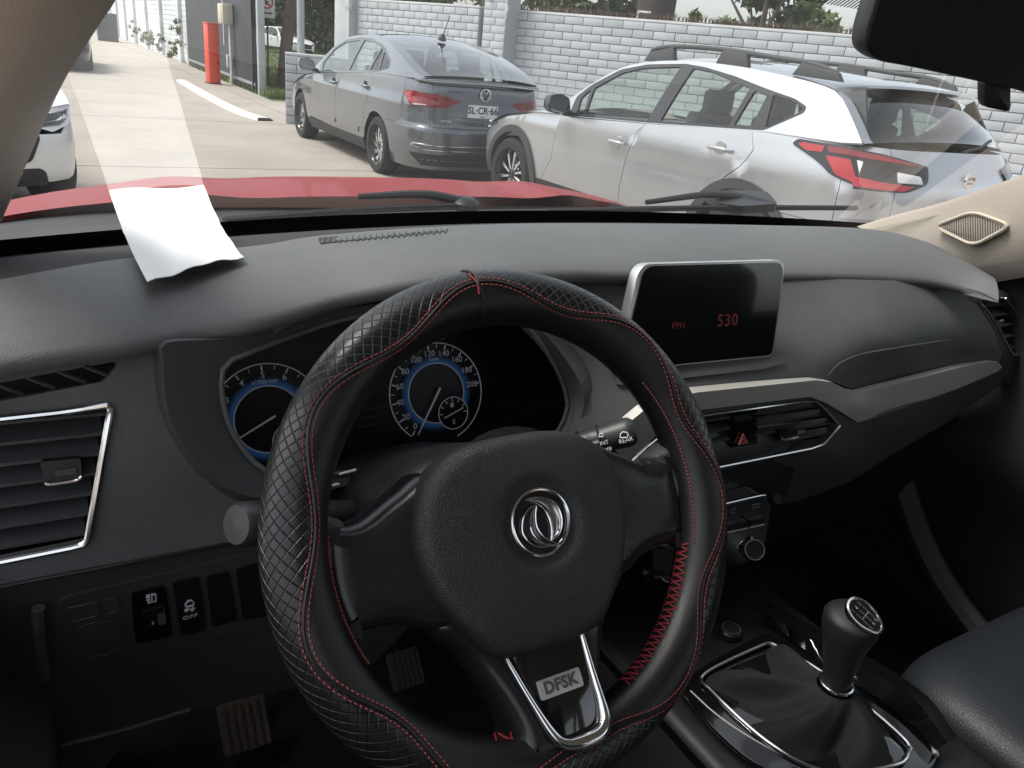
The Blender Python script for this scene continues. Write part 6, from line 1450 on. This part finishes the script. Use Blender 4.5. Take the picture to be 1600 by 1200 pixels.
for c in (eA0, eA1, eB0, eB1, eC): MB().tube([(p[0], p[1], ez+.0022) for p in c], np.concatenate([[.0002], np.full(len(c)-2, .00062), [.0002]]), 6).build('emblem_line', CHR, em)
text_mesh('pad_lettering', 'AIRBAG', .007, mat('pad_relief', (.03, .03, .031), .5), sw, frame4((.012, -.058, .0262+.0005), (1, 0, 0), (0, 1, 0)), extrude=.0002)
# lower spoke inlay: gloss panel in a chrome U with the maker's plate
zI = .004
_o = fillet([(-.037, -.086), (.028, -.086), (.025, -.160), (-.016, -.160)], .006)
inl = MB().prism([(x, y, zlo(y)-.003) for x, y in _o], (0, 0, .003)).build('gloss_inlay', PIANO, sw, bev=.0008)
up_ = spl([(-.0405, -.090), (-.031, -.120), (-.0205, -.148), (-.013, -.158), (-.002, -.1605), (.015, -.1605), (.0245, -.156), (.0275, -.146), (.0275, -.120), (.0280, -.090)], 60)
fr_ = np.linspace(0, 1, 60); rr_ = np.interp(fr_, [0, .25, .42, .5, .6, .72, 1], [.0017, .0024, .0042, .0062, .0062, .0036, .0018])
MB().tube([(x, y-(r-.0024)*.5, zlo(y)+.0015) for (x, y), r in zip(up_, rr_)], rr_, 10, up=(0, 0, 1)).build('chrome_trim', CHR, sw)
_pz = zlo(-.121)+.0012; _ey = np.array([0, 1., (zlo(-.114)-zlo(-.128))/.014]); _M = frame4((-.0025, -.1210, _pz), (1, 0, 0), _ey)
_c = [tuple(_M @ Vector((x, y, 0))) for x, y in fillet([(-.019, -.007), (.019, -.007), (.019, .007), (-.019, .007)], .002)]
pl2 = MB().prism(_c, tuple((_M.to_3x3() @ Vector((0, 0, .0018))))).build('maker_plate', mat('plate_aluminium', (.50, .50, .49), .45, metal=.7), inl, bev=.0004)
text_mesh('maker_lettering', 'DFSK', .0118, mat('plate_dark', (.06, .06, .06), .6), pl2, _M @ Matrix.Translation((0, 0, .002)), extrude=.0002, spacing=1.08, bold=.0005)
# hub behind the spokes
MB().lathe([(.0001, -.03), (.05, -.03), (.07, -.02), (.075, -.008), (.06, .0)], (0, 0, 0), (0, 0, 1), 40).build('hub', SATIN, sw)

# ------------------------------------------------------------------ mirror, paper
mir = thing('rear_view_mirror', 'black rear-view mirror on the windscreen with a tab below', 'mirror', (.70, .62, 1.62), world_children=True)
mpl = lambda a, b, o=0.: onp(a, b, MP0+MN*o, MN)
MP0 = at(1470, 70, x=.66); MN = CP-MP0+np.array([.18, -.12, -.02]); MN = np.array([-.42, -.90, -.13]); MN /= np.linalg.norm(MN)
mo = [(1352, 48), (1380, -40), (1440, -70), (1820, -5), (1835, 40), (1815, 200), (1780, 208), (1600, 143), (1420, 104), (1372, 96), (1350, 78)]
outl = fillet([mpl(a, b) for a, b in mo], .012, 6); mc = outl.mean(0)
MB().prism(outl, -MN*.028).build('housing', SATIN, mir, bev=.004)
MB().prism([mc+(p-mc)*.965+MN*.0015 for p in outl], -MN*.001).build('mirror_face', mat('mirror_silver', (.30, .31, .32), .04, metal=1.), mir, smooth=False)
tabp = fillet([mpl(a, b, -.004) for a, b in ((1538, 125), (1581, 133), (1580, 172), (1575, 175), (1542, 168), (1538, 160))], .004, 4)
MB().prism(tabp, -MN*.012).build('tab', SATIN, mir, bev=.002)
MB().tube(spl([mc-MN*.03, mc-MN*.06+[0, 0, .03], np.array([.70, .60, 1.56])], 10), .016, 10).build('mirror_stem', SATIN, mir)
# sheet of paper propped between pad and windscreen
e0, e1 = glass_hit(170, 297), glass_hit(318, 290); b0, b1 = at(230, 440, z=1.216), at(381, 406, z=1.216)
G = []
for f in np.linspace(0, 1, 18):
    row = []
    for g in np.linspace(0, 1, 14):
        p = (e0*(1-g)+e1*g)*(1-f)+(b0*(1-g)+b1*g)*f
        row.append(p+np.array([0, 0, -.010*math.sin(math.pi*f)+.004*math.sin(math.pi*g*1.0)*f+.006*max(0, g-.8)*5*f*f*.6+.0015*math.sin(7*g+3*f)-.0025*max(0, 1-abs(f-.42-.04*g)/.05)+.001*math.sin(19*g*f)]))
    G.append(row)
G = np.array(G); G2 = G+[0, -.0003, -.0005]
mb = MB(); mb.grid(G); mb.grid(G2)
tag(mb.build('paper_sheet', mat('white_paper', (.86, .86, .85), .8, bump=.05, bscale=60), None, angle=180, fix=False), 'blank white sheet of paper propped on the dashboard against the windscreen', 'paper')
for o in bpy.data.objects:
    if '_world' in o.keys(): del o['_world']
